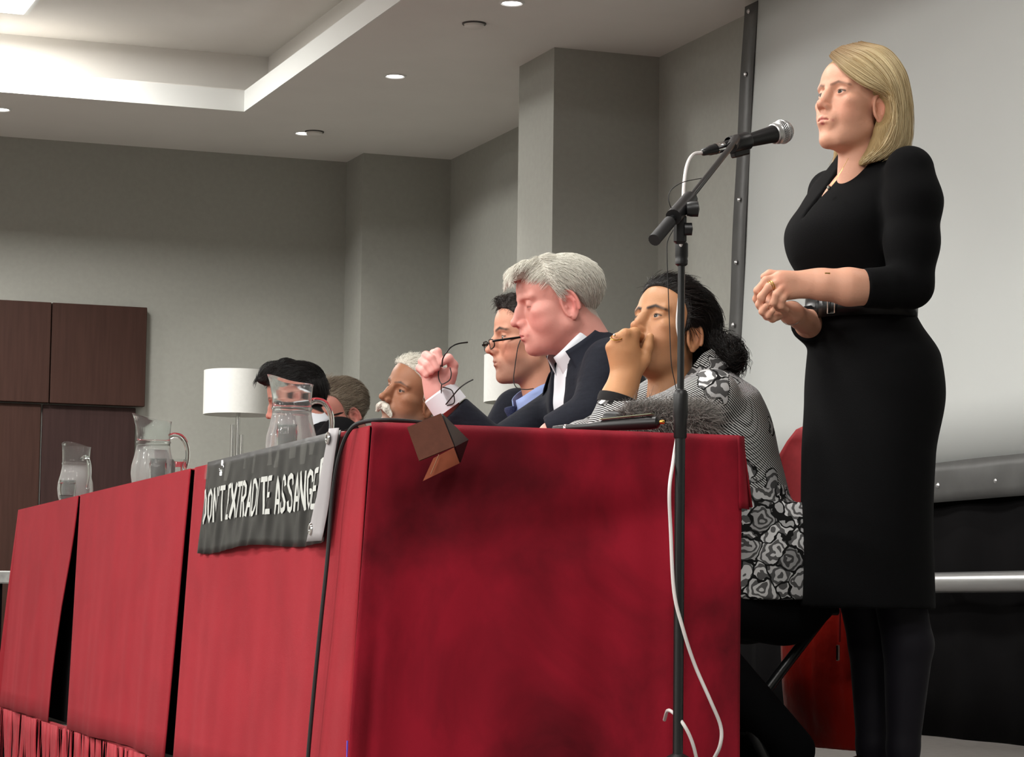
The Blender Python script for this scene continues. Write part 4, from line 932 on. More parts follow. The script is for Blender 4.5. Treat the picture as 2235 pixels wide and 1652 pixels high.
def speaker():
    D0 = 5.73; px = pix(D0); yaw = 188
    base = px(1905, 900); root = empty('person', (base[0], base[1], 0), 'standing blonde person in a black dress with clasped hands, beside the microphone', 'person')
    T = frame(yaw); LEFT = T[:, 1]
    O = V(base[0], base[1], 0)
    k = dict(male=0, skin=srgb(207, 154, 129), brow=srgb(84, 56, 40), brow_a=1, brow_w=.0052, brow_z=.031, eye_open=.0043, iris=(.03, .022, .016), lips=.95, neck=.046, neck_lean=.012, lip=srgb(176, 98, 92),
             scalp=srgb(150, 120, 80), hl_z=[-.075, -.062, -.035, .010, .040, .048, .052, .058, .066, .086, .094], gaze=(1, .12, -.05), nose=-.004, ear=1.06, chin=-.003)
    Rh = frame(yaw+8, 9, 0); s = .93
    H = dict(O=px(1914, 231, .074)-Rh[:, 1]*.074*s, R=Rh, s=s)
    B = Build(); Ph, Qh, Nh = head_piece(B, k, H)
    skin = np.array(k['skin'])
    # trunk under the dress, arms and hands (coarse inside the clothes, fine at the hands)
    F = Field(O+V(-.45, -.36, 0.0), O+V(.36, .36, 1.50), .009)
    F.loft([(.80, .0, 0, .10, .12, .15), (.95, 0, 0, .11, .12, .155), (1.07, .028, 0, .085, .085, .118), (1.24, .055, 0, .115, .09, .14), (1.32, .044, 0, .098, .09, .15), (1.375, .025, 0, .072, .075, .14), (1.41, .01, 0, .055, .06, .10), (1.47, .0, 0, .035, .04, .045)], .02, O, T)
    for sgn in (1, -1):
        x_ = -.028 if sgn > 0 else -.03; hip = O+T @ V(0, sgn*.075, .84); kn = O+T @ V(.018+x_, sgn*.068, .50); an = O+T @ V(-.012+x_, sgn*.058, .10)
        F.cap(hip, kn, .070, .034, .03); F.cap(kn, an, .028, .020, .02); F.cap(an+V(0, 0, -.03), an+T @ V(.10, 0, -.06), .022, .016, .02)
    shL, elL = px(1985, 395, .155), px(1988, 628, .20); shR = O+T @ V(.015, -.150, 1.365); elR = px(1815, 738, -.19)
    F.cap(shL, elL, .040, .034, .03); F.cap(elL, px(1880, 627, .235), .034, .032, .02)
    F.cap(shR, elR, .040, .034, .03); F.cap(elR, px(1765, 706, .0), .030, .027, .02)
    P, Q = F.mesh(1); B.add(P, Q, skin)
    # forearms and hands
    F = Field(px(1640, 760, .30)-.06, px(1910, 560, .0)+.10, .0021)
    lo = np.minimum(px(1640, 760, .34), px(1910, 560, -.05))-.05; hi = np.maximum(px(1640, 760, .34), px(1910, 560, -.05))+.05
    F = Field(lo, hi, .0022)
    UPc = UP
    F.chain([px(1905, 628, .225), px(1850, 626, .245), px(1800, 621, .25), px(1772, 619, .25)], [.040, .0375, .030, .0255], .02)       # left forearm
    F.cap(px(1772, 619, .25), px(1712, 622, .262), .0235, .027, .02, sq=(FW, .62))
    F.cap(px(1750, 612, .252), px(1703, 606, .258), .014, .0125, .015); F.cap(px(1750, 632, .25), px(1716, 640, .262), .014, .012, .015)
    def fing(pts, r0, r1, kk=.004):
        n = len(pts); F.chain([px(*p) for p in pts], [r0+(r1-r0)*i/(n-1) for i in range(n)], kk)
    fing([(1702, 604, .258), (1672, 612, .262), (1653, 634, .258), (1655, 656, .238)], .0098, .0072)
    fing([(1704, 615, .266), (1678, 627, .276), (1661, 648, .272), (1664, 668, .252)], .0098, .0074)
    fing([(1709, 627, .270), (1695, 642, .284), (1688, 660, .280), (1698, 672, .258)], .0094, .0072)
    fing([(1718, 638, .268), (1708, 652, .282), (1705, 668, .276), (1716, 676, .258)], .0086, .0066)
    fing([(1745, 612, .235), (1705, 601, .225), (1680, 598, .222), (1668, 604, .222)], .0115, .0085)           # left thumb behind
    # right hand, palm up, cupped below
    F.chain([px(1806, 733, -.15), px(1766, 707, .02), px(1728, 683, .17)], [.031, .028, .0235], .02)
    F.cap(px(1730, 684, .165), px(1685, 668, .215), .022, .026, .018, sq=(UP, .72))
    fing([(1690, 676, .225), (1668, 678, .245), (1657, 664, .262), (1664, 652, .272)], .0096, .0074)
    fing([(1685, 672, .210), (1660, 668, .225), (1651, 652, .240), (1656, 640, .25)], .0096, .0074)
    fing([(1692, 684, .235), (1674, 690, .255), (1664, 680, .268), (1672, 668, .278)], .0092, .0070)
    fing([(1700, 690, .240), (1686, 696, .258), (1678, 688, .270), (1686, 678, .280)], .0084, .0066)
    fing([(1705, 668, .19), (1682, 650, .20), (1672, 628, .205), (1668, 612, .208)], .0110, .0082)
    P, Q = F.mesh(1)
    C = np.tile(skin, (len(P), 1)); kn_ = np.array([px(1703, 604, .27), px(1704, 615, .28), px(1709, 627, .285), px(1718, 638, .28)])
    for q_ in kn_: C = mixc(C, skin*np.array([1.0, .80, .78]), .5*np.exp(-(np.linalg.norm(P-q_, axis=1)/.011)**2))
    B.add(P, Q, C)
    body = finish_body('', root, B)
    for sd in (1, -1): eye_obj(k, H, body, sd)
    # ---- dress
    F = Field(O+V(-.36, -.40, .40), O+V(.36, .36, 1.50), .0048)
    F.loft([(.418, .016, 0, .146, .140, .168), (.50, .016, 0, .140, .136, .168), (.62, .016, 0, .133, .130, .170), (.755, .012, 0, .134, .130, .176), (.895, -.004, 0, .142, .142, .182), (.975, -.002, 0, .136, .134, .174),
            (1.05, .022, 0, .112, .108, .145), (1.075, .028, 0, .108, .102, .138), (1.14, .046, 0, .108, .104, .140), (1.20, .058, 0, .124, .106, .150), (1.25, .062, 0, .128, .108, .156), (1.32, .046, 0, .105, .104, .166), (1.375, .026, 0, .080, .088, .168), (1.41, .012, 0, .068, .070, .135), (1.445, .005, 0, .062, .060, .090), (1.462, .003, 0, .058, .056, .068)], .02, O, T)
    F.ell(O+T @ V(.105, 0, 1.236), (.082, .125, .070), .05, R=T)
    F.chain([px(1985, 372, .140), px(1994, 440, .160), px(1990, 530, .180), px(1986, 622, .20)], [.054, .060, .057, .050], .022)
    F.cap(px(1986, 622, .20), px(1940, 628, .222), .049, .046, .015); F.cap(px(1940, 628, .222), px(1884, 629, .237), .046, .0425, .004, flat=True)
    F.chain([shR+V(0, 0, .01), px(1800, 560, -.16), elR], [.046, .052, .050], .02); F.cap(elR, px(1764, 706, .025), .052, .041, .010, flat=True)
    if 0: F.half(a, unit(px(1846, 628, .248)-px(1920, 630, .228))*1.0, .002, np.minimum(px(1640, 700, .34), px(1886, 570, .20))-.02, np.maximum(px(1640, 700, .20), px(1890, 570, .16))+.02)
    # V neck: an open wedge down the breastbone, cut back to the neck
    vb = O+T @ V(.19, 0, 1.285)
    F.loft([(1.275, .12, 0, .12, .10, .0015), (1.33, .12, 0, .12, .11, .009), (1.40, .12, 0, .12, .12, .019), (1.47, .12, 0, .12, .12, .032)], .004, O, T, op='s')
    F.cap(O+T @ V(-.004, 0, 1.405), O+T @ V(.002, 0, 1.52), .0445, .047, .004, op='s')
    dr = field_obj('dress', F, M_black_dress, root, 1)
    # collar bands along the neckline
    for sgn in (1, -1):
        c_ = [O+T @ V(*p) for p in ((-.050, sgn*.020, 1.450), (-.02, sgn*.050, 1.446), (.026, sgn*.044, 1.428), (.066, sgn*.028, 1.394), (.115, sgn*.015, 1.348), (.162, sgn*.004, 1.290))]
        MB().tube(spline(c_, 6), .0062, 8).build('collar', M_black_dress, dr)
    # belt and buckle
    q = MB(); zc_ = 1.083
    def bl(u, v):
        a_ = 2*math.pi*u; z = zc_+.026*(1-2*v); cx_ = .031+.004*(v-.5)
        return O+T @ V(cx_+(.113 if math.cos(a_) > 0 else .108)*math.cos(a_), .144*math.sin(a_), z)
    q.grid(60, 3, bl); be = q.build('belt', M_leather, root, solid=.003)
    bc = O+T @ V(.031+.1135*math.cos(.30), .147*math.sin(.30), zc_); bn = unit(T @ V(math.cos(.30)*1.2, math.sin(.30), 0)); bc = bc+bn*.006; bt = np.cross(V(0, 0, 1), bn)
    MB().tube([bc+bt*x+V(0, 0, z) for x, z in ((-.010, -.020), (.010, -.020), (.010, .020), (-.010, .020))], .0018, 8, closed=True).build('buckle', M_silver, be)
    for d_ in (-.045, -.075): MB().lathe([(.0005, .002), (.0028, .0015), (.003, 0)], bc+bt*(-d_)-bn*.0035*(abs(d_)/.03)**1.3+bn*.002, 10, np.column_stack([bt, V(0, 0, 1), bn])).build('stud', M_silver, be)
    # tights and shoes
    F = Field(O+V(-.25, -.25, .03), O+V(.25, .25, .56), .006)
    for sgn, x_ in ((1, -.028), (-1, -.03)):
        kn = O+T @ V(.018+x_, sgn*.068, .50); cf = O+T @ V(-.020+x_, sgn*.066, .34); an = O+T @ V(-.012+x_, sgn*.058, .115)
        F.chain([kn+V(0, 0, .05), kn, cf, an, an+V(0, 0, -.04)], [.062, .058, .055, .036, .034], .012)
    field_obj('tights', F, M_tights, root, 1)
    for sgn, x_ in ((1, -.028), (-1, -.03)):
        F = Field(O+T @ V(0, sgn*.06, 0)+V(-.24, -.24, 0.0), O+T @ V(0, sgn*.06, 0)+V(.24, .24, .13), .005)
        a = O+T @ V(-.025+x_, sgn*.058, .07); F.chain([a, O+T @ V(.045+x_, sgn*.06, .050), O+T @ V(.125+x_, sgn*.062, .028)], [.036, .034, .026], .01); F.cap(O+T @ V(-.045+x_, sgn*.058, .055), O+T @ V(-.05+x_, sgn*.058, .006), .020, .010, .01)
        F.ell(a+V(0, 0, .055), (.036, .036, .03), .004, op='s'); field_obj('shoe', F, M_leather, root, 1)
    # necklace pendant, ring, bracelets
    nk = px(1809, 409, .085); MB().lathe([(.0005, -.006), (.004, -.003), (.0045, .002), (.0005, .006)], nk, 10).build('pendant', M_silver, root)
    ch = spline([px(1852, 345, .10), px(1838, 370, .10), px(1822, 395, .095), nk], 6); MB().tube(ch, .0005, 6).build('necklace', M_gold, root)
    def ringat(p, axis, r_, t_, m, nm, par):
        u_ = unit(axis); n1 = unit(np.cross(u_, V(.3, .2, 1))); n2 = np.cross(u_, n1)
        return MB().tube([p+r_*(math.cos(a_)*n1+math.sin(a_)*n2) for a_ in np.linspace(0, 2*math.pi, 24)[:-1]], t_, 6, closed=True).build(nm, m, par)
    ringat(px(1685, 623, .273), px(1678, 627, .276)-px(1704, 615, .266), .0103, .0014, M_gold, 'ring', root)
    ringat(px(1681, 625, .274), px(1678, 627, .276)-px(1704, 615, .266), .0102, .0012, M_gold, 'ring', root)
    ringat(px(1727, 683, .17), px(1766, 707, .02)-px(1728, 683, .17), .0265, .0009, M_silver, 'bracelet', root)
    ringat(px(1806, 622, .249), px(1850, 626, .245)-px(1800, 621, .25), .0315, .0009, M_gold, 'bracelet', root)
    MB().box(px(1806, 598, .275), (.006, .002, .003), np.column_stack([RT, FW, UP]), bev=.001).build('bracelet_charm', M_gold, root)
    # ---- hair: a bob swept from the parting over the ear to the shoulder
    Dh = 5.73
    G = [[(1812, 122, .045), (1842, 154, .088), (1880, 182, .100), (1912, 195, .096), (1953, 214, .080), (1954, 262, .076), (1922, 312, .080), (1882, 354, .088)],
         [(1817, 113, .040), (1862, 144, .088), (1908, 175, .100), (1942, 200, .095), (1956, 240, .088), (1942, 285, .094), (1922, 322, .092), (1892, 352, .094)],
         [(1836, 102, .025), (1892, 124, .078), (1934, 168, .096), (1950, 210, .100), (1955, 250, .098), (1951, 290, .096), (1938, 322, .094), (1908, 346, .096)],
         [(1860, 96, .010), (1916, 114, .058), (1954, 160, .080), (1967, 208, .086), (1970, 250, .086), (1966, 290, .086), (1955, 322, .086), (1925, 344, .092)],
         [(1880, 94, .0), (1934, 110, .034), (1970, 158, .048), (1981, 208, .052), (1984, 250, .052), (1982, 292, .052), (1974, 322, .054), (1950, 338, .066)],
         [(1884, 93, -.025), (1938, 110, -.005), (1974, 158, .004), (1985, 208, .006), (1988, 250, .006), (1986, 294, .008), (1980, 322, .014), (1966, 336, .03)],
         [(1876, 94, -.045), (1925, 112, -.055), (1960, 160, -.058), (1970, 208, -.06), (1972, 252, -.06), (1970, 292, -.055), (1962, 324, -.05), (1945, 345, -.04)],
         [(1852, 101, -.035), (1870, 114, -.085), (1890, 160, -.105), (1898, 208, -.11), (1895, 255, -.11), (1885, 295, -.108), (1868, 335, -.105), (1852, 362, -.10)],
         [(1824, 113, -.015), (1830, 124, -.060), (1838, 165, -.098), (1850, 208, -.108), (1856, 255, -.108), (1846, 295, -.106), (1828, 335, -.102), (1812, 364, -.096)]]
    GW = np.array([[at(x, y, Dh-t) for x, y, t in g] for g in G])       # (guides, pts, 3)
    cen = H['O']+V(0, 0, .03)
    F = Field(GW.reshape(-1, 3).min(0)-.03, GW.reshape(-1, 3).max(0)+.03, .0032)
    F.ell(H['O']+Rh @ V(-.014, 0, .050), (.0935, .073, .0815), .01, R=Rh)
    fine = []
    for i in range(len(GW)-1):
        for t in (0, .5): fine.append(GW[i]*(1-t)+GW[i+1]*t)
    fine.append(GW[-1])
    for g in fine:
        inn = []
        for j, p in enumerate(g):
            c2 = cen.copy(); c2[2] = min(p[2], cen[2]); d_ = unit(c2-p); inn.append(p+d_*(.0185 if j < 4 else .024 if j < 6 else .014))
        F.chain(inn, [.005, .010, .012, .012, .0125, .0125, .010, .004], .012)
    # keep the face clear
    F.ell(H['O']+Rh @ V(.085, .0, .0), (.054, .060, .100), .006, R=Rh, op='s')
    F.ell(H['O']+Rh @ V(.050, .075, .020), (.036, .034, .034), .006, R=Rh, op='s')
    F.ell(H['O']+Rh @ V(.012, .085, -.012), (.030, .034, .040), .006, R=Rh, op='s')
    M_hair = cap_mat('blonde_hair', srgb(128, 104, 68), srgb(176, 152, 106), (3, 3, .5))
    hr = field_obj('hair', F, M_hair, root, 1)
    n = 9000; u = rng.random(n)*(len(GW)-1); i = u.astype(int); t = (u-i)[:, None, None]; K = 18
    base_c = GW[i]*(1-t)+GW[i+1]*t                                     # (n, 8, 3)
    vv = np.linspace(0, 7, K); ii = np.clip(vv.astype(int), 0, 6); ff = (vv-ii)[None, :, None]
    Pm = np.concatenate([2*base_c[:, :1]-base_c[:, 1:2], base_c, 2*base_c[:, -1:]-base_c[:, -2:-1]], 1)
    a_, b_, c_, d_ = Pm[:, ii], Pm[:, ii+1], Pm[:, ii+2], Pm[:, ii+3]
    Cv = .5*(2*b_+(-a_+c_)*ff+(2*a_-5*b_+4*c_-d_)*ff**2+(-a_+3*b_-3*c_+d_)*ff**3)
    inward = cen-Cv; inward[:, :, 2] = np.minimum(0, inward[:, :, 2])*0; inward /= np.linalg.norm(inward, axis=2, keepdims=True)+1e-9
    dep = (rng.random((n, 1, 1))**1.5)*.010-.0015; grow = np.linspace(.25, 1, K)[None, :, None]
    jit = rng.normal(0, .0028, (n, 1, 3))*grow+rng.normal(0, .0022, (n, 1, 3))*np.sin(np.linspace(0, 5, K)[None, :, None]+rng.random((n, 1, 1))*6)*grow
    clump = np.sin(u*26)[:, None, None]*.0022*grow
    cut = .86+.14*rng.random(n)                                         # uneven ends
    Cv = Cv+inward*(dep+clump)+jit
    idx = (np.linspace(0, 1, K)[None]*cut[:, None])*(K-1); i0 = np.clip(idx.astype(int), 0, K-2); fr_ = (idx-i0)[:, :, None]
    ar = np.arange(n)[:, None]; Cv = Cv[ar, i0]*(1-fr_)+Cv[ar, i0+1]*fr_
    mh = hair_mat('blonde_strands', srgb(148, 122, 80), srgb(228, 210, 168), .42)
    nt = mh.node_tree; hi = nt.nodes.new('ShaderNodeHairInfo'); mx = nt.nodes.new('ShaderNodeMixRGB'); mr = nt.nodes.new('ShaderNodeMapRange'); mr.inputs[1].default_value = 0; mr.inputs[2].default_value = .3
    bs = nt.nodes['Principled BSDF']; old = bs.inputs['Base Color'].links[0].from_socket; mx.inputs[1].default_value = (*srgb(120, 92, 56), 1)
    nt.links.new(hi.outputs['Intercept'], mr.inputs[0]); nt.links.new(mr.outputs[0], mx.inputs[0]); nt.links.new(old, mx.inputs[2]); nt.links.new(mx.outputs[0], bs.inputs['Base Color'])
    strands('hair_strands', Cv, mh, hr, .00055, .0003)
speaker()
# ================================================================== seated people
M_trousers = mat('dark_trousers', srgb(12, 12, 14), .9, spec=.1)
class Torso:
    """Elliptic torso along a leaning spine: surface points for clothes by angle and height."""
    def __init__(s, O, R, sec): s.O = np.array(O, float); s.R = R; s.sec = np.array(sec, float)
    def row(s, z): return [float(np.interp(z, s.sec[:, 0], s.sec[:, j])) for j in range(1, 6)]
    def pt(s, a, z, off=0.0):
        cx_, cy_, rf, rb, rs = s.row(z); rx = rf if math.cos(a) > 0 else rb
        return s.O+s.R @ V(cx_+(rx+off)*math.cos(a), cy_+(rs+off)*math.sin(a), z)
    def grown(s, o): g = s.sec.copy(); g[:, 3:6] += o; return [tuple(r) for r in g]
def ribbon(name, m, parent, ptfn, left, right, n=24, thick=.003):
    """A strip between two polylines given in the torso's (angle, height, offset) space."""
    def along(pl, t):
        f = t*(len(pl)-1); i = min(int(f), len(pl)-2); return [lerp(a, b, f-i) for a, b in zip(pl[i], pl[i+1])]
    q = MB(); q.grid(5, n, lambda u, v: ptfn(*[lerp(a, b, u) for a, b in zip(along(left, v), along(right, v))]))
    return q.build(name, m, parent, solid=thick)
def collar_ring(name, m, parent, C, R, r0, r1, h0, h1, gap, drop=.0, lean=0.0):
    """Folded shirt collar: a band round the neck, open at the front (angle 0)."""
    q = MB()
    def f(u, v):
        a = lerp(gap, 2*math.pi-gap, u); fr_ = max(0, math.cos(a)); r_ = lerp(r0, r1, v)
        z = lerp(h1, h0, v)-drop*fr_**1.5*(.6+.6*v)+lean*math.cos(a)
        return C+R @ V(r_*math.cos(a)*1.02, r_*math.sin(a), z)
    q.grid(44, 5, f); return q.build(name, m, parent, solid=.0025)
def seated_lower(root, hip, T, m=None, spread=.11):
    F = Field(np.array(root.location)+V(-.62, -.42, 0), np.array(root.location)+V(.40, .42, .66), .013)
    for sg in (1, -1):
        h_ = hip+T @ V(0, sg*.085, 0); kn = hip+T @ V(.40, sg*spread, .0); kn[2] = .50; an = V(kn[0], kn[1], .09)+T @ V(-.04, 0, 0)
        F.cap(h_, kn, .085, .062, .03); F.cap(kn, an, .060, .042, .02)
    F.ell(hip, (.15, .15, .11), .05)
    field_obj('trousers', F, m or M_trousers, root, 1)
    for sg in (1, -1):
        kn = hip+T @ V(.40, sg*spread, .0); a = V(kn[0], kn[1], .0)+T @ V(-.04, 0, 0)
        F = Field(a+V(-.26, -.20, 0.0), a+V(.26, .20, .13), .009)
        F.chain([a+T @ V(-.04, 0, .045), a+T @ V(.06, 0, .045), a+T @ V(.15, 0, .032)], [.043, .042, .032], .01); field_obj('shoe', F, M_leather, root, 1)
def short_hair(k, H, body, Ph, Nh, m, mcap, capfn, strandsets, parent, s0=.0005):
    """capfn(F) builds the hair volume in head space, strandsets give the visible hairs."""
    F = Field((-.14, -.115, -.11), (.14, .115, .175), .003); capfn(F)
    P, Q = F.mesh(1); hr = link_mesh('hair', raw_mesh('hair', to_world(H)(P)-origin_of(parent), Q), mcap, parent)
    N = normals(P, Q)
    out = [scalp_strands(P if s.get('on', 'cap') == 'cap' else Ph, N if s.get('on', 'cap') == 'cap' else Nh, H, k, s['n'], s['len'], s['comb'], s['lift'], sel=s.get('sel'), grav=s.get('grav', 0), wob=s.get('wob', .004)) for s in strandsets]
    strands('hair_strands', np.concatenate([o for o in out if len(o)]), m, hr, s0, .0002)
    return hr
def cranium_cap(F, k, th, hl=True):
    F.ell((-.013, 0, .050), (.098+th, .076+th, .084+th), .02)
    F.ell((.030, 0, .060), (.058+th*.8, .064+th*.8, .060+th), .03)
    # cut along the hairline: the face side and below
    hx = np.array(k.get('hl_x', [-.125, -.075, -.040, -.028, -.010, .006, .022, .032, .045, .070, .095])); hz = np.array(k.get('hl_z', [-.075, -.062, -.035, .010, .036, .030, -.002, .040, .058, .082, .094]))
    def fn(X, Y, Z): return (Z-np.interp(X, hx, hz).astype(np.float32))*.6+0*Y
    F.apply(F.lo, F.lo+F.h*F.n, lambda X, Y, Z: fn(X, Y, Z), .008, 's2') if False else F.apply(F.lo, F.lo+F.h*F.n, lambda X, Y, Z: -fn(X, Y, Z), .008, 'i')

def suit(root, body_B, H, k, T_yaw, lean, hipz, seclist, jacket, shirt, vdepth, arms, nb, h=.006, tie=None, lapels=True, lapel_m=None, spine=.50):
    """Jacket, shirt, collar and body trunk for a seated figure. nb = neck base (world)."""
    T = frame(T_yaw, -lean); up_ = T[:, 2]; O = nb-up_*spine
    tor = Torso(O, T, seclist)
    Fb = Field(O+V(-.42, -.42, -.12), O+V(.42, .42, spine+.10), .011)
    Fb.loft(tor.grown(-.022), .02, O, T)
    for a in arms: Fb.chain(a['p'], [r_-.014 for r_ in a['r']], .02)
    P, Q = Fb.mesh(1); body_B.add(P, Q, np.array(k['skin']))
    # shirt
    lo = np.min([O+V(-.30, -.32, -.02), O+up_*spine+V(-.30, -.32, -.1)], 0); hi = np.max([O+V(.30, .32, .1), O+up_*spine+V(.30, .32, .06)], 0)
    F = Field(lo, hi, .007); F.loft(tor.grown(-.010), .02, O, T); field_obj('shirt', F, shirt, root, 1)
    # jacket
    pts = np.concatenate([np.array([lo, hi])]+[np.array(a['p']) for a in arms]); F = Field(pts.min(0)-.09, pts.max(0)+.09, h)
    F.loft(tor.grown(0.0), .02, O, T)
    for a in arms:
        n = len(a['p'])
        for i in range(n-1): F.cap(a['p'][i], a['p'][i+1], a['r'][i], a['r'][i+1], .025 if i < n-2 else .012, flat=(i == n-2))
    zt = spine
    F.loft([(zt-vdepth, .14, 0, .14, .12, .0015), (zt-vdepth*.5, .13, 0, .14, .12, .030), (zt-.02, .12, 0, .14, .12, .062), (zt+.05, .12, 0, .14, .12, .075)], .004, O, T, op='s')
    F.cap(O+T @ V(.0, 0, zt-.02), O+T @ V(.015, 0, zt+.12), .062, .066, .004, op='s')
    jk = field_obj('jacket', F, jacket, root, 1)
    return T, O, tor, jk
SEC_M = [(-.04, 0, 0, .13, .12, .17), (.08, 0, 0, .135, .115, .175), (.20, 0, 0, .13, .115, .185), (.32, 0, 0, .125, .12, .205), (.40, 0, 0, .11, .115, .21), (.44, 0, 0, .09, .10, .19), (.475, 0, 0, .075, .082, .13), (.50, 0, 0, .064, .068, .085)]
M_navy = mat('navy_wool', srgb(22, 25, 34), .85, spec=.2, sheen=.04, noise=(150, .12, 2), bump=(13, 1.6, (1, 1, 1.6)))
M_navy_edge = mat('navy_lapel', srgb(26, 29, 39), .8, spec=.2, bump=(600, .2))
M_charcoal = mat('black_suit', srgb(13, 13, 15), .85, spec=.12, bump=(13, 1.2))
M_shirt_w = mat('white_cotton', srgb(212, 216, 222), .8, bump=(700, .1))
M_shirt_b = mat('blue_cotton', srgb(140, 158, 205), .8, bump=(700, .1))

def table_hand(B, c0, T, skin, h=.0038):
    """A relaxed hand lying on the table, fingers along T's forward axis."""
    F = Field(c0-.19, c0+.19, h); w = lambda x, y, z: c0+T @ V(x, y, z)
    F.cap(w(-.07, 0, .006), w(0, 0, .0), .027, .024, .02, sq=((0, 0, 1), .8)); F.cap(w(0, 0, 0), w(.06, 0, 0), .030, .028, .02, sq=((0, 0, 1), .6))
    for dy, l in ((-.030, .055), (-.010, .068), (.010, .072), (.030, .062)): F.chain([w(.06, dy*.85, 0), w(.06+l*.55, dy, .004), w(.06+l, dy*1.05, -.012)], [.0105, .0095, .0078], .004)
    F.chain([w(.0, .032, 0), w(.045, .052, -.004), w(.075, .052, -.012)], [.013, .011, .009], .006)
    P, Q = F.mesh(1); B.add(P, Q, np.array(skin))
def spectacles(name, parent, hinge, fwd, left, up_, m, w=.134, lens_h=.034, temple=.135, half=False):
    """Spectacles around a face: hinge = bridge centre (world), axes of the head."""
    e = parent; rims = []
    for sg in (1, -1):
        c_ = hinge+left*sg*.033; pts = []
        for a in np.linspace(0, 2*math.pi, 25)[:-1]:
            ex = .0265*np.sign(math.cos(a))*abs(math.cos(a))**.75; ez = lens_h/2*np.sign(math.sin(a))*abs(math.sin(a))**.75
            pts.append(c_+left*ex+up_*ez-fwd*.004*(abs(ex*sg+.0)/.026)**2)
        r_ = MB().tube(pts, .0019, 6, closed=True).build('rim', m, e)
        MB().add([c_]+pts, [(0, i+1, (i+1) % 24+1) for i in range(24)]).build('lens', M_lens, r_)
        hg = hinge+left*sg*.062-fwd*.006+up_*.006
        MB().tube([c_+left*sg*.026+up_*.006, hg, hg-fwd*temple*.8-left*sg*.0-up_*.002+left*sg*.008, hg-fwd*temple+left*sg*.006-up_*.02], [.0036, .0036, .0026, .0020], 6).build('temple', m, e)
    MB().tube(spline([hinge-left*.0075+up_*.003, hinge+up_*.007+fwd*.002, hinge+left*.0075+up_*.003], 5), .0013, 6).build('bridge', m, e)
M_spec = mat('spectacle_frame', srgb(16, 15, 15), .3)

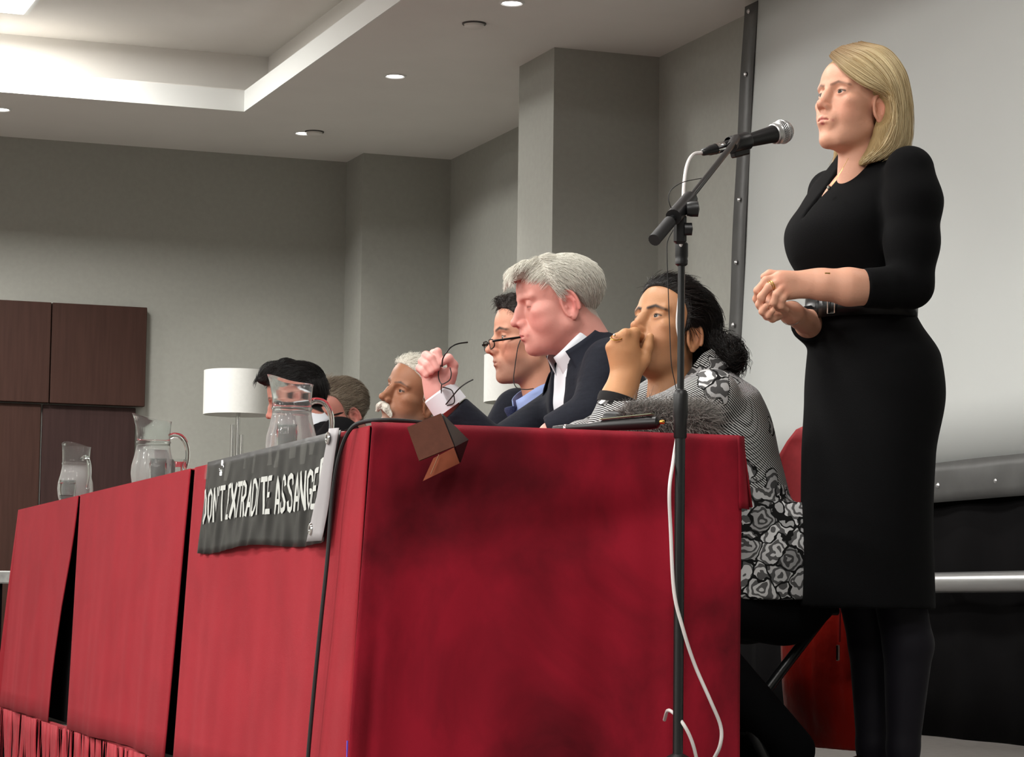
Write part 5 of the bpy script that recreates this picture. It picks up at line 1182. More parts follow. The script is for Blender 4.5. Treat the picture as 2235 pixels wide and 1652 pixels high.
def grey_man():
    """White-haired man in a navy blazer, looking down, holding spectacles."""
    D0 = 6.40; px = pix(D0); yaw = 171
    k = dict(male=1, skin=srgb(206, 146, 134), flush=srgb(200, 108, 104), brow=srgb(196, 138, 122), brow_a=.6, brow_w=.005, eye_open=0, lips=.7, lip=srgb(180, 98, 96), neck=.066, neck_lean=.05, double_chin=.006, chin_z=.010, ear=1.15, nose=.004, cheek=.006, chin=.010, mouth=.010,
             scalp=srgb(186, 170, 160), hl_x=[-.125, -.085, -.060, -.040, -.024, .002, .014, .026, .040, .060, .080, .10], hl_z=[-.060, -.054, -.034, -.004, .034, .036, .020, .046, .070, .084, .096, .10])
    Rh = frame(yaw, -14, 0); s = 1.03
    H = dict(O=px(1237, 662, .078)-Rh[:, 1]*.078*s, R=Rh, s=s, top=.87)
    root = empty('person', V(H['O'][0]+.26, H['O'][1]+.02, 0), 'white-haired person in a navy blazer and open white shirt, looking down and holding spectacles', 'person')
    B = Build(); Ph, Qh, Nh = head_piece(B, k, H)
    nb = px(1262, 772, .0)
    e1 = px(1080, 988, -.03)
    armR = dict(p=[px(1228, 900, -.18), e1, px(988, 897, -.02)], r=[.070, .056, .047])
    armL = dict(p=[px(1334, 800, .15), px(1302, 905, .21), px(1205, 952, .20)], r=[.072, .064, .052])
    T, O, tor, jk = suit(root, B, H, k, 178, 24, .47, SEC_M, M_navy, M_shirt_w, .42, [armL, armR], nb, .0055)
    lo = np.minimum(px(900, 900, .08), px(1010, 740, -.10))-.03; hi = np.maximum(px(900, 900, .08), px(1010, 740, -.10))+.03
    F = Field(lo, hi, .0022); q = lambda x, y, t=0.0: px(x, y, t-.02)
    F.chain([q(975, 885), q(958, 862), q(953, 835)], [.032, .029, .030], .02)
    F.cap(q(957, 850), q(938, 795), .028, .026, .02, sq=(FW, .7)); F.cap(q(968, 850, .01), q(986, 812, .015), .018, .015, .02)
    def fing(pts, r0, r1): F.chain([q(*p) for p in pts], [lerp(r0, r1, i/(len(pts)-1)) for i in range(len(pts))], .004)
    fing([(948, 800, -.01), (947, 772, .0), (955, 768, .025), (961, 793, .035)], .0125, .0092)
    fing([(938, 800, .0), (930, 776, .01), (941, 782, .035), (953, 803, .042)], .0125, .0092)
    fing([(932, 808, .0), (922, 789, .012), (932, 797, .035), (941, 811, .042)], .0118, .0088)
    fing([(930, 820, .0), (916, 803, .012), (923, 809, .032), (930, 819, .038)], .0105, .0080)
    fing([(984, 825, .01), (989, 797, .015), (979, 782, .025), (968, 789, .034)], .0140, .0100)
    P, Q = F.mesh(1); B.add(P, Q, np.array(srgb(212, 154, 146)))
    c0 = px(1180, 952, .20); c0[2] = TZ+.030; table_hand(B, c0, frame(170), k['skin'])
    body = finish_body('', root, B)
    seated_lower(root, V(root.location.x+.02, root.location.y, .52), frame(172), M_navy)
    ax = unit(px(950, 845, -.02)-px(985, 893, -.02)); n1 = unit(np.cross(ax, V(0, 0, 1))); n2 = np.cross(ax, n1)
    MB().lathe([(.047, -.018), (.045, .030), (.041, .034), (.040, .0)], px(975, 878, -.02), 26, np.column_stack([n1, n2, ax])).build('cuff', M_shirt_w, root)
    Tc = frame(178, -40)
    collar_ring('shirt_collar', M_shirt_w, root, px(1252, 756, 0), Tc, .068, .078, -.022, .026, .34, .022)
    q = MB(); Cc = px(1256, 768, 0)                                # jacket collar standing behind the shirt collar
    def jc(u, v):
        a = lerp(1.0, 2*math.pi-1.0, u); r_ = lerp(.080, .108, v**1.5); return Cc+Tc @ V(r_*math.cos(a), r_*math.sin(a)*1.04, lerp(.024, -.030, v)+.006*math.cos(a))
    q.grid(44, 6, jc); q.build('collar', M_navy_edge, jk, solid=.004)
    for sg in (1, -1):
        ribbon('lapel', M_navy_edge, jk, lambda a, z, o: tor.pt(a, z, o), [(sg*1.35, .500, .018), (sg*1.0, .475, .018), (sg*.66, .40, .014), (sg*.36, .27, .012), (sg*.10, .10, .006)],
               [(sg*1.75, .470, .020), (sg*1.55, .430, .022), (sg*1.25, .37, .020), (sg*.80, .27, .014), (sg*.12, .09, .006)], 30)
    mh = hair_mat('white_strands', srgb(186, 182, 170), srgb(226, 224, 214), .5); mc = cap_mat('white_hair', srgb(150, 146, 136), srgb(206, 202, 190), (1, 3, 3))
    def capf(F):
        cranium_cap(F, k, .005)
        F.chain([(.03, .03, .130), (.080, .035, .116), (.104, .038, .094)], [.012, .014, .007], .022); F.chain([(.03, -.03, .130), (.080, -.03, .116), (.102, -.03, .096)], [.012, .014, .007], .022)
        F.chain([(.06, 0, .126), (.106, .01, .104)], [.015, .007], .02)
    comb = lambda p: np.column_stack([np.where(p[:, 0] > .03, .9, -.35+0*p[:, 0]), np.sign(p[:, 1])*np.where(np.abs(p[:, 1]) > .05, .05, .35), np.where(p[:, 0] > .03, -.55, -.55-.4*(p[:, 0] < -.04))])
    short_hair(k, H, body, Ph, Nh, mh, mc, capf, [dict(n=12000, len=.026, comb=comb, lift=.22, sel=lambda P: P[:, 2] > -.2), dict(n=900, len=lambda p: .026+0*p[:, 0], comb=lambda p: np.column_stack([np.ones(len(p)), .25+0*p[:, 0], -.8+0*p[:, 0]]), lift=.10, sel=lambda P: (P[:, 0] > .075) & (P[:, 2] > .085)),
               dict(n=700, len=.010, on='head', comb=lambda p: np.column_stack([-.2+0*p[:, 0], 0*p[:, 0], -1+0*p[:, 0]]), lift=.15)], root, .0004)
    # spectacles dangling from the raised hand: a thing of their own
    g = lambda x, y, t=0.0: px(x, y, t+.022)
    sp = empty('spectacles', g(968, 840), 'dark-rimmed spectacles dangling from the raised hand of the white-haired person', 'spectacles')
    r1 = MB().tube(spline([g(962, 797), g(957, 812), g(958, 828), g(964, 838, .004), g(973, 835, .008), g(982, 828, .012), g(985, 815, .012), g(982, 802, .008)], 5), .0015, 6).build('rim', M_spec, sp)
    L1 = [g(962, 799), g(958, 812), g(959, 827), g(965, 836, .004), g(974, 834, .008), g(982, 827, .012), g(984, 815, .012), g(981, 803, .008)]
    MB().add([sum(L1)/8]+L1, [(0, i+1, (i+1) % 8+1) for i in range(8)]).build('lens', M_lens, r1)
    r2 = MB().tube(spline([g(964, 838, .004), g(963, 850, .003), g(964, 868), g(970, 884), g(980, 884, .006), g(991, 879, .012), g(991, 865, .014), g(986, 852, .012), g(975, 847, .008), g(966, 845, .004)], 5), .0015, 6).build('rim', M_spec, sp)
    L2 = [g(965, 849, .003), g(965, 868), g(971, 883), g(981, 883, .006), g(990, 878, .012), g(990, 865, .014), g(985, 853, .012), g(975, 848, .008)]
    MB().add([sum(L2)/8]+L2, [(0, i+1, (i+1) % 8+1) for i in range(8)]).build('lens', M_lens, r2)
    MB().tube(spline([g(965, 800, .0), g(966, 785, .02), g(973, 771, .03), g(985, 757, .03), g(1000, 750, .02), g(1021, 747, .01)], 6), [.0018]*31, 6).build('temple', M_spec, sp)
    MB().tube(spline([g(971, 885), g(985, 868, .02), g(1002, 848, .03), g(1018, 836, .03), g(1033, 828, .03)], 6), .0017, 6).build('temple', M_spec, sp)
grey_man()

# ------------------------------------------------------------------ seated woman in the patterned cardigan
def knit_mat():
    m = mat('patterned_knit', (.02, .02, .02), .85, spec=.15); nt = m.node_tree; N = nt.nodes.new; L = nt.links.new; b = nt.nodes['Principled BSDF']
    tc = N('ShaderNodeTexCoord'); mp = N('ShaderNodeMapping'); mp.inputs['Rotation'].default_value = (.25, .95, .2); L(tc.outputs['Object'], mp.inputs[0])
    sx = N('ShaderNodeSeparateXYZ'); L(mp.outputs[0], sx.inputs[0]); so = N('ShaderNodeSeparateXYZ'); L(tc.outputs['Object'], so.inputs[0])
    def math_(op, a, bb=None):
        n = N('ShaderNodeMath'); n.operation = op
        for i, v in enumerate((a, bb)):
            if v is None: continue
            if isinstance(v, (int, float)): n.inputs[i].default_value = v
            else: L(v, n.inputs[i])
        return n.outputs[0]
    w = math_('SINE', math_('MULTIPLY', sx.outputs[0], 1350)); dash = math_('SINE', math_('MULTIPLY', sx.outputs[1], 1500))
    st = math_('GREATER_THAN', w, math_('MULTIPLY', math_('GREATER_THAN', dash, .75), .6)); st = math_('MULTIPLY', st, .55)
    def flowers(scale, thr):
        dn = N('ShaderNodeTexNoise'); dn.inputs['Scale'].default_value = scale*1.4; L(tc.outputs['Object'], dn.inputs['Vector'])
        mx = N('ShaderNodeMixRGB'); mx.blend_type = 'LINEAR_LIGHT'; mx.inputs[0].default_value = .022; L(tc.outputs['Object'], mx.inputs[1]); L(dn.outputs['Color'], mx.inputs[2])
        v = N('ShaderNodeTexVoronoi'); v.inputs['Scale'].default_value = scale; L(mx.outputs[0], v.inputs['Vector'])
        ve = N('ShaderNodeTexVoronoi'); ve.feature = 'DISTANCE_TO_EDGE'; ve.inputs['Scale'].default_value = scale; L(mx.outputs[0], ve.inputs['Vector'])
        ring = math_('ADD', math_('MULTIPLY', math_('GREATER_THAN', math_('SINE', math_('MULTIPLY', v.outputs['Distance'], 26)), -.1), .42), .08)
        sc = N('ShaderNodeSeparateColor'); L(v.outputs['Color'], sc.inputs[0])
        tone = math_('MULTIPLY', ring, math_('ADD', math_('MULTIPLY', sc.outputs[0], .9), .45))
        return math_('MULTIPLY', tone, math_('GREATER_THAN', ve.outputs['Distance'], .045)), sc.outputs[1]
    f1, pick = flowers(19, 0); low = math_('LESS_THAN', math_('ADD', so.outputs[2], math_('MULTIPLY', pick, .03)), .705)
    f2, pick2 = flowers(17, 0); some = math_('GREATER_THAN', pick2, .77)
    up = N('ShaderNodeMix'); L(some, up.inputs[0]); L(st, up.inputs[2]); L(f2, up.inputs[3])
    al = N('ShaderNodeMix'); L(low, al.inputs[0]); L(up.outputs[0], al.inputs[2]); L(f1, al.inputs[3])
    cr = N('ShaderNodeCombineColor'); fin = math_('ADD', al.outputs[0], .008)
    for i in range(3): L(fin, cr.inputs[i])
    L(cr.outputs[0], b.inputs['Base Color']); return m
def cardigan_woman():
    D0 = 5.86; px = pix(D0)
    k = dict(male=0, skin=srgb(178, 130, 94), flush=srgb(172, 110, 78), brow=srgb(40, 27, 20), brow_a=1, brow_w=.0060, brow_z=.031, eye_open=.0043, iris=(.012, .008, .006), lips=1.1, lip=srgb(140, 82, 66), neck=.050, neck_lean=.03, cheek=.006, double_chin=.008, scalp=srgb(14, 11, 10), gaze=(1, .1, .05), nose=-.002, ear=1.08,
             hl_x=[-.125, -.085, -.055, -.034, -.020, .004, .016, .028, .040, .060, .080, .10], hl_z=[-.075, -.068, -.045, -.010, .020, .016, .000, .044, .064, .082, .094, .10])
    Rh = frame(199, 17, 0); s = .965
    H = dict(O=px(1512, 730, .072)-Rh[:, 1]*.078*s, R=Rh, s=s)
    hipc = px(1668, 1270, -.03); root = empty('person', V(hipc[0], hipc[1], 0), 'dark-haired person in a black and white patterned cardigan, resting chin on a fist', 'person')
    B = Build(); Ph, Qh, Nh = head_piece(B, k, H); skin = np.array(k['skin'])
    nb = px(1520, 815, 0); T = frame(186, -19); spine = .485; O = nb-T[:, 2]*spine
    sec = [(-.05, 0, 0, .15, .135, .175), (.05, 0, 0, .148, .120, .175), (.14, 0, 0, .135, .108, .165), (.24, 0, 0, .13, .112, .165), (.34, 0, 0, .12, .112, .18), (.41, 0, 0, .10, .10, .175), (.45, 0, 0, .078, .08, .12), (.485, 0, 0, .058, .060, .075)]
    tor = Torso(O, T, sec)
    eL = px(1335, 945, .16); eL[2] = TZ+.045; wr = px(1362, 835, .135); shL = px(1552, 868, .14); shR = px(1470, 860, -.22); eR = px(1300, 950, -.20); eR[2] = TZ+.05
    F = Field(O+V(-.55, -.42, -.12), O+V(.40, .42, .62), .010); F.loft(tor.grown(-.02), .02, O, T)
    F.chain([shL, px(1440, 925, .20), eL], [.046, .042, .038], .02); F.chain([shR, eR], [.045, .035], .02); F.cap(eR, eR+T @ V(.10, .10, .02), .033, .026, .02); P, Q = F.mesh(1); B.add(P, Q, skin)
    # forearm and fist at the mouth
    lo = np.minimum(px(1290, 930, .24), px(1450, 690, .02))-.04; hi = np.maximum(px(1290, 930, .24), px(1450, 690, .02))+.04
    F = Field(lo, hi, .0022)
    F.chain([px(1338, 905, .15), px(1350, 868, .14), wr], [.040, .036, .027], .02)
    F.cap(wr, px(1362, 772, .13), .028, .034, .02, sq=(FW, .75)); F.cap(wr, px(1392, 785, .115), .022, .020, .02)
    MC = [(1334, 758, .135), (1347, 740, .140), (1365, 730, .138), (1385, 727, .128)]
    for (x, y, t), r_ in zip(MC, (.0125, .0135, .014, .014)): F.chain([px(1362, 815, .13), px(x, y, t)], [.018, r_], .012)
    for (x, y, t), (x2, y2, t2), (x3, y3, t3) in zip(MC, ((1344, 768, .09), (1360, 746, .085), (1380, 738, .08), (1398, 736, .085)), ((1356, 790, .085), (1368, 775, .08), (1382, 768, .075), (1396, 762, .082))): F.chain([px(x, y, t), px(x2, y2, t2), px(x3, y3, t3)], [.0118, .0105, .0090], .004)
    F.chain([px(1385, 815, .125), px(1407, 785, .122), px(1414, 758, .118), px(1419, 735, .112)], [.016, .0135, .0115, .0088], .006)
    P, Q = F.mesh(1); C = np.tile(skin*np.array([1.12, 1.12, 1.05]), (len(P), 1))
    for x, y, t in MC: C = mixc(C, skin*np.array([1, .85, .8]), .35*np.exp(-(np.linalg.norm(P-px(x, y, t+.01), axis=1)/.010)**2))
    B.add(P, Q, C); body = finish_body('', root, B)
    for sd in (1, -1): eye_obj(k, H, body, sd)
    # cardigan
    mk = knit_mat(); pts = np.array([O+V(-.36, -.34, -.16), O+V(.34, .36, .52), eL-.08, eR-.08, shR+.08]); F = Field(pts.min(0), pts.max(0)+.03, .006)
    F.loft(tor.grown(.002), .02, O, T)
    F.chain([shL, px(1445, 925, .20), eL], [.066, .060, .054], .02); F.cap(eL, px(1349, 880, .14), .052, .045, .012, flat=True)
    F.chain([shR, eR], [.064, .052], .02); F.cap(eR, eR+T @ V(.08, .08, .02), .050, .042, .01)
    hp = px(1668, 1215, 0)                                                           # flared floral skirt of the cardigan over the hips
    F.loft([(-.118, .03, 0, .25, .175, .20), (-.02, .01, 0, .20, .156, .19), (.06, 0, 0, .150, .122, .17), (.10, 0, 0, .135, .110, .16)], .02, V(hp[0], hp[1], hp[2]+.02), frame(186))
    F.loft([(.26, .13, 0, .14, .11, .002), (.36, .12, 0, .14, .11, .022), (.46, .10, 0, .14, .11, .055), (.53, .10, 0, .14, .11, .07)], .004, O, T, op='s'); F.cap(O+T @ V(0, 0, .46), O+T @ V(.03, 0, .60), .052, .06, .004, op='s')
    cd_ = field_obj('cardigan', F, mk, root, 1)
    M_blackknit = mat('black_knit', srgb(16, 15, 16), .9)
    F = Field(O+V(-.30, -.30, .1), O+V(.30, .30, .52), .007); F.loft(tor.grown(-.010), .02, O, T); field_obj('top', F, M_blackknit, root, 1)
    q = MB(); Tc = frame(190, -24); Cc = px(1512, 806, .0)
    def jc(u, v):
        a = lerp(.55, 2*math.pi-.55, u); r_ = lerp(.062, .086, v); return Cc+Tc @ V(r_*math.cos(a), r_*math.sin(a)*1.05, lerp(.034, -.016, v)-.05*max(0, math.cos(a))**1.5)
    q.grid(44, 5, jc); q.build('collar', mk, cd_, solid=.004)
    ax = unit(wr-px(1345, 890, .145)); n1 = unit(np.cross(ax, V(1, 0, 0))); n2 = np.cross(ax, n1)
    MB().lathe([(.046, -.012), (.0475, 0), (.046, .010), (.040, .012), (.038, -.004)], px(1349, 876, .14), 26, np.column_stack([n1, n2, ax])).build('cuff_band', M_blackknit, cd_)
    F = Field(V(hp[0], hp[1], 0)+V(-.62, -.30, .0), V(hp[0], hp[1], 0)+V(.34, .32, .60), .011)       # black trousers, shins tucked back under the seat
    F.ell(px(1668, 1300, 0), (.17, .17, .10), .04)
    for sg in (1, -1):
        h_ = px(1668, 1320, 0)+frame(186) @ V(0, sg*.085, 0); kn = h_+frame(186) @ V(.36, sg*.02, .02); an = V(h_[0], h_[1], .10)+frame(186) @ V(-.02, sg*.01, 0)
        F.cap(h_, kn, .092, .070, .03); F.cap(kn, an, .068, .050, .02)
    field_obj('trousers', F, M_trousers, root, 1)
    for sg in (1, -1):
        a = V(px(1668, 1320, 0)[0], px(1668, 1320, 0)[1], 0)+frame(186) @ V(-.02, sg*.095, 0); F = Field(a+V(-.24, -.16, 0.0), a+V(.24, .16, .12), .008)
        F.chain([a+frame(186) @ V(-.03, 0, .045), a+frame(186) @ V(.06, 0, .042), a+frame(186) @ V(.14, 0, .03)], [.040, .040, .030], .01); field_obj('shoe', F, M_leather, root, 1)
    q_ = px(1345, 737, .150); MB().tube([q_+.0125*(math.cos(a)*RT+math.sin(a)*unit(FW+UP*.5)) for a in np.linspace(0, 6.283, 20)[:-1]], .0013, 6, closed=True).build('ring', M_gold, root)
    MB().lathe([(.0005, -.003), (.004, 0), (.0005, .004)], px(1341, 732, .158), 10).build('ring_stone', M_silver, root)
    # hair: tied back into a bun
    mh = hair_mat('black_strands', srgb(10, 8, 8), srgb(26, 21, 19), .38); mc = cap_mat('black_hair', srgb(9, 8, 8), srgb(18, 15, 14), (1, 3, 3), .42)
    def capf(F): cranium_cap(F, k, .010)
    toward = lambda p: np.where((p[:, :1] > .0) & (p[:, 2:] > .03), np.column_stack([-1+0*p[:, 0], -p[:, 1]*2, .35+0*p[:, 0]])*.1, np.column_stack([-.125-p[:, 0], -p[:, 1]*.9, -.02-p[:, 2]]))
    hr = short_hair(k, H, body, Ph, Nh, mh, mc, capf, [dict(n=5000, len=.05, comb=toward, lift=.06, sel=lambda P: P[:, 2] > -.2, wob=.002), dict(n=90, len=.05, comb=lambda p: toward(p)+rng.normal(0, .06, p.shape), lift=.5, sel=lambda P: (P[:, 2] > .06) & (P[:, 0] < .04), wob=.02), dict(n=500, len=.02, on='head', comb=toward, lift=.03, sel=lambda P: hairline(P, k) > .006)], root)
    bc = px(1588, 772, .02); F = Field(bc-.075, bc+.075, .003); F.ell(bc, (.034, .036, .040), .01); F.cap(bc, px(1555, 745, .02), .026, .03, .02); F.ell(bc+V(.012, -.012, -.012), (.026, .026, .030), .01); P, Q = F.mesh(1)
    link_mesh('bun', raw_mesh('bun', P-origin_of(hr), Q), mc, hr)
    N_ = normals(P, Q); n = 1500; idx = rng.integers(0, len(P), n); d = np.cross(N_[idx], unit(V(.3, -.8, .4))); d += rng.normal(0, .25, d.shape); K = 7; t = np.linspace(0, 1, K)[None, :, None]
    cv = P[idx][:, None]+d[:, None]*t*.035+N_[idx][:, None]*(.004*np.sin(t*3.1)-.010*t*t); strands('bun_strands', cv, mh, hr, .0005, .0003)
cardigan_woman()
# ------------------------------------------------------------------ the men further along the table
def tie_piece(m, parent, tor, z0, z1, w0, w1, off=.008):
    q = MB(); q.grid(5, 20, lambda u, v: tor.pt((u-.5)*2*lerp(w0, w1, v)/max(.05, tor.row(lerp(z0, z1, v))[4]), lerp(z0, z1, v), off+.004*math.sin(math.pi*u))); o = q.build('tie', m, parent, solid=.003)
    c_ = tor.pt(0, z0+.006, off+.012); MB().lathe([(.008, -.016), (.017, .010), (.015, .018), (.006, .020)], c_, 14, tor.R).build('tie_knot', m, o); return o
def reader():
    """Dark-haired man with reading glasses low on his nose, blue shirt and knitted tie."""
    D0 = 7.25; px = pix(D0); yaw = 174
    k = dict(male=1, skin=srgb(196, 142, 118), flush=srgb(190, 112, 96), brow=srgb(40, 28, 22), brow_a=1, brow_w=.0064, eye_open=.0040, iris=(.05, .035, .025), lips=.8, lip=srgb(160, 96, 84), stubble=srgb(120, 98, 88), stubble_a=.45, neck=.062, neck_lean=.03, chin=.006, mouth=.004, nose=.004, ear=1.05,
             scalp=srgb(40, 32, 28), gaze=(1, 0, -.35), hl_x=[-.125, -.075, -.040, -.028, -.010, .006, .022, .032, .045, .066, .080, .095], hl_z=[-.075, -.062, -.035, .010, .036, .030, -.006, .040, .070, .094, .100, .104])
    Rh = frame(yaw, -4, 0); s = 1.0; H = dict(O=px(1170, 744, .07)-Rh[:, 1]*.078*s, R=Rh, s=s)
    root = empty('person', V(H['O'][0]+.24, H['O'][1]+.02, 0), 'dark-haired person in glasses, blue shirt and knitted tie, behind the white-haired person', 'person')
    B = Build(); Ph, Qh, Nh = head_piece(B, k, H, .0024); nb = px(1176, 872, 0)
    armL = dict(p=[px(1245, 920, .17), px(1215, 1010, .20), px(1130, 1035, .18)], r=[.072, .062, .050]); armR = dict(p=[px(1130, 900, -.20), px(1060, 1015, -.22), px(1000, 1030, -.16)], r=[.072, .062, .050])
    for a in (armL, armR):
        for j in (1, 2): a['p'][j][2] = max(a['p'][j][2], TZ+.058)
    T, O, tor, jk = suit(root, B, H, k, 180, 12, .47, SEC_M, M_navy, M_shirt_b, .40, [armL, armR], nb, .007)
    for a in (armL, armR): c0 = a['p'][2]+T @ V(.05, 0, 0); c0[2] = TZ+.03; table_hand(B, c0, frame(176), k['skin'], .005)
    body = finish_body('', root, B)
    for sd in (1, -1): eye_obj(k, H, body, sd)
    seated_lower(root, V(root.location.x+.02, root.location.y, .52), frame(176), M_navy)
    collar_ring('shirt_collar', M_shirt_b, root, nb+T @ V(.006, 0, .002), frame(180, -22), .064, .078, -.016, .036, .22, .030)
    M_tie = mat('knit_tie', srgb(34, 42, 74), .8, noise=(400, .5, 1), bump=(300, .6)); tie_piece(M_tie, root, tor, .47, .10, .022, .040, .004)
    for sg in (1, -1):
        ribbon('lapel', M_navy_edge, jk, lambda a, z, o: tor.pt(a, z, o), [(sg*1.55, .505, .014), (sg*1.05, .475, .016), (sg*.66, .40, .014), (sg*.36, .27, .012), (sg*.10, .10, .006)],
               [(sg*1.9, .475, .018), (sg*1.55, .430, .022), (sg*1.25, .37, .020), (sg*.80, .27, .014), (sg*.12, .09, .006)], 24)
    mh = hair_mat('brown_strands', srgb(22, 17, 14), srgb(52, 42, 36), .45); mc = cap_mat('brown_hair', srgb(18, 14, 12), srgb(40, 32, 28))
    short_hair(k, H, body, Ph, Nh, mh, mc, lambda F: (cranium_cap(F, k, .006), F.chain([(.045, .03, .132), (.078, .0, .122), (.045, -.03, .132)], [.010, .009, .010], .02)), [dict(n=3200, len=.022, comb=lambda p: np.column_stack([.4+0*p[:, 0], np.sin(p[:, 0]*300), np.cos(p[:, 1]*260)]), lift=.55, sel=lambda P: P[:, 2] > -.2, wob=.012), dict(n=500, len=.008, on='head', comb=lambda p: np.column_stack([-.2+0*p[:, 0], 0*p[:, 0], -1+0*p[:, 0]]), lift=.15)], root)
    # reading glasses, worn low
    hg = H['O']+Rh @ V(.120, 0, -.001); sp = empty('reading_glasses', hg, 'black half-rim reading glasses worn low on the nose of the dark-haired person', 'glasses')
    spectacles('g', sp, hg, Rh @ unit(V(1, 0, -.12)), Rh[:, 1], Rh @ unit(V(.12, 0, 1)), M_spec, lens_h=.026, temple=.135)
    # earphone wire
    w = [px(1136, 742, .078), px(1130, 760, .085), px(1124, 800, .085), px(1121, 830, .085), px(1128, 846, .09), px(1148, 850, .10), px(1165, 848, .10)]
    tag(MB().tube(spline(w, 6), .0014, 6).build('earphone_wire', M_rubber), 'thin black earphone wire hanging below the reading glasses over the blue collar', 'wire')
reader()
def moustache_man():
    """White-haired man with a bushy white moustache, gazing up."""
    D0 = 8.2; px = pix(D0); yaw = 200
    k = dict(male=1, skin=srgb(150, 104, 78), flush=srgb(140, 88, 66), brow=srgb(46, 36, 32), brow_a=1, brow_w=.0056, eye_open=.0040, iris=(.03, .02, .014), lips=.8, lip=srgb(110, 66, 56), neck=.064, neck_lean=.02, chin=.004, nose=.007, ear=1.12, cheek=.004, stubble=srgb(170, 160, 150), stubble_a=.3,
             scalp=srgb(196, 180, 160), gaze=(1, .1, .1), hl_x=[-.125, -.075, -.040, -.028, -.010, .006, .018, .030, .045, .060, .075, .095], hl_z=[-.075, -.062, -.035, .010, .036, .034, .010, .050, .072, .086, .096, .104])
    Rh = frame(yaw, 8, -16); s = 1.02; H = dict(O=px(934, 884, .07)-Rh[:, 1]*.078*s, R=Rh, s=s)
    root = empty('person', V(H['O'][0]+.22, H['O'][1]+.02, 0), 'white-haired person with a bushy white moustache, face above the table edge', 'person')
    B = Build(); Ph, Qh, Nh = head_piece(B, k, H, .0026); nb = px(954, 968, 0)
    armL = dict(p=[px(1022, 1010, .16), px(1010, 1085, .18), px(930, 1090, .16)], r=[.070, .060, .048]); armR = dict(p=[px(900, 1000, -.20), px(880, 1080, -.22), px(820, 1085, -.16)], r=[.070, .060, .048])
    for a in (armL, armR):
        for j in (1, 2): a['p'][j][2] = max(a['p'][j][2], TZ+.058)
    T, O, tor, jk = suit(root, B, H, k, 184, 10, .47, SEC_M, M_charcoal, M_shirt_w, .34, [armL, armR], nb, .009)
    for a in (armL, armR): c0 = a['p'][2]+T @ V(.05, 0, 0); c0[2] = TZ+.03; table_hand(B, c0, frame(178), k['skin'], .006)
    body = finish_body('', root, B)
    for sd in (1, -1): eye_obj(k, H, body, sd)
    seated_lower(root, V(root.location.x+.02, root.location.y, .52), frame(178), M_charcoal)
    collar_ring('shirt_collar', M_shirt_w, root, nb+T @ V(.006, 0, .002), frame(184, -18), .066, .078, -.016, .034, .25, .030)
    mh = hair_mat('silver_strands', srgb(206, 202, 190), srgb(232, 230, 220), .5); mc = cap_mat('silver_hair', srgb(170, 164, 152), srgb(212, 208, 196))
    comb = lambda p: np.column_stack([-.6+0*p[:, 0], np.sign(p[:, 1])*.5, .1-.5*(p[:, 2] < .06)])
    hr = short_hair(k, H, body, Ph, Nh, mh, mc, lambda F: cranium_cap(F, k, .007), [dict(n=3200, len=.03, comb=comb, lift=.6, sel=lambda P: P[:, 2] > -.2, wob=.012), dict(n=250, len=.03, on='head', comb=comb, lift=.5)], root)
    F = Field((.07, -.05, -.085), (.13, .05, -.015), .0022)
    for sg in (1, -1): F.chain([(.106, 0, -.036), (.104, sg*.014, -.040), (.093, sg*.032, -.056)], [.0075, .0085, .0045], .006)
    P, Q = F.mesh(1); mo = link_mesh('moustache', raw_mesh('moustache', to_world(H)(P)-origin_of(root), Q), mc, root)
    n = 1100; idx = rng.integers(0, len(P), n); d = np.column_stack([.2+.1*rng.random(n), np.sign(P[idx, 1])*(.4+.4*rng.random(n)), -.9+0*P[idx, 0]]); t = np.linspace(0, 1, 5)[None, :, None]
    cv = P[idx][:, None]+d[:, None]*t*.011; strands('moustache_strands', to_world(H)(cv.reshape(-1, 3)).reshape(cv.shape), mh, mo, .0005, .0003)
moustache_man()
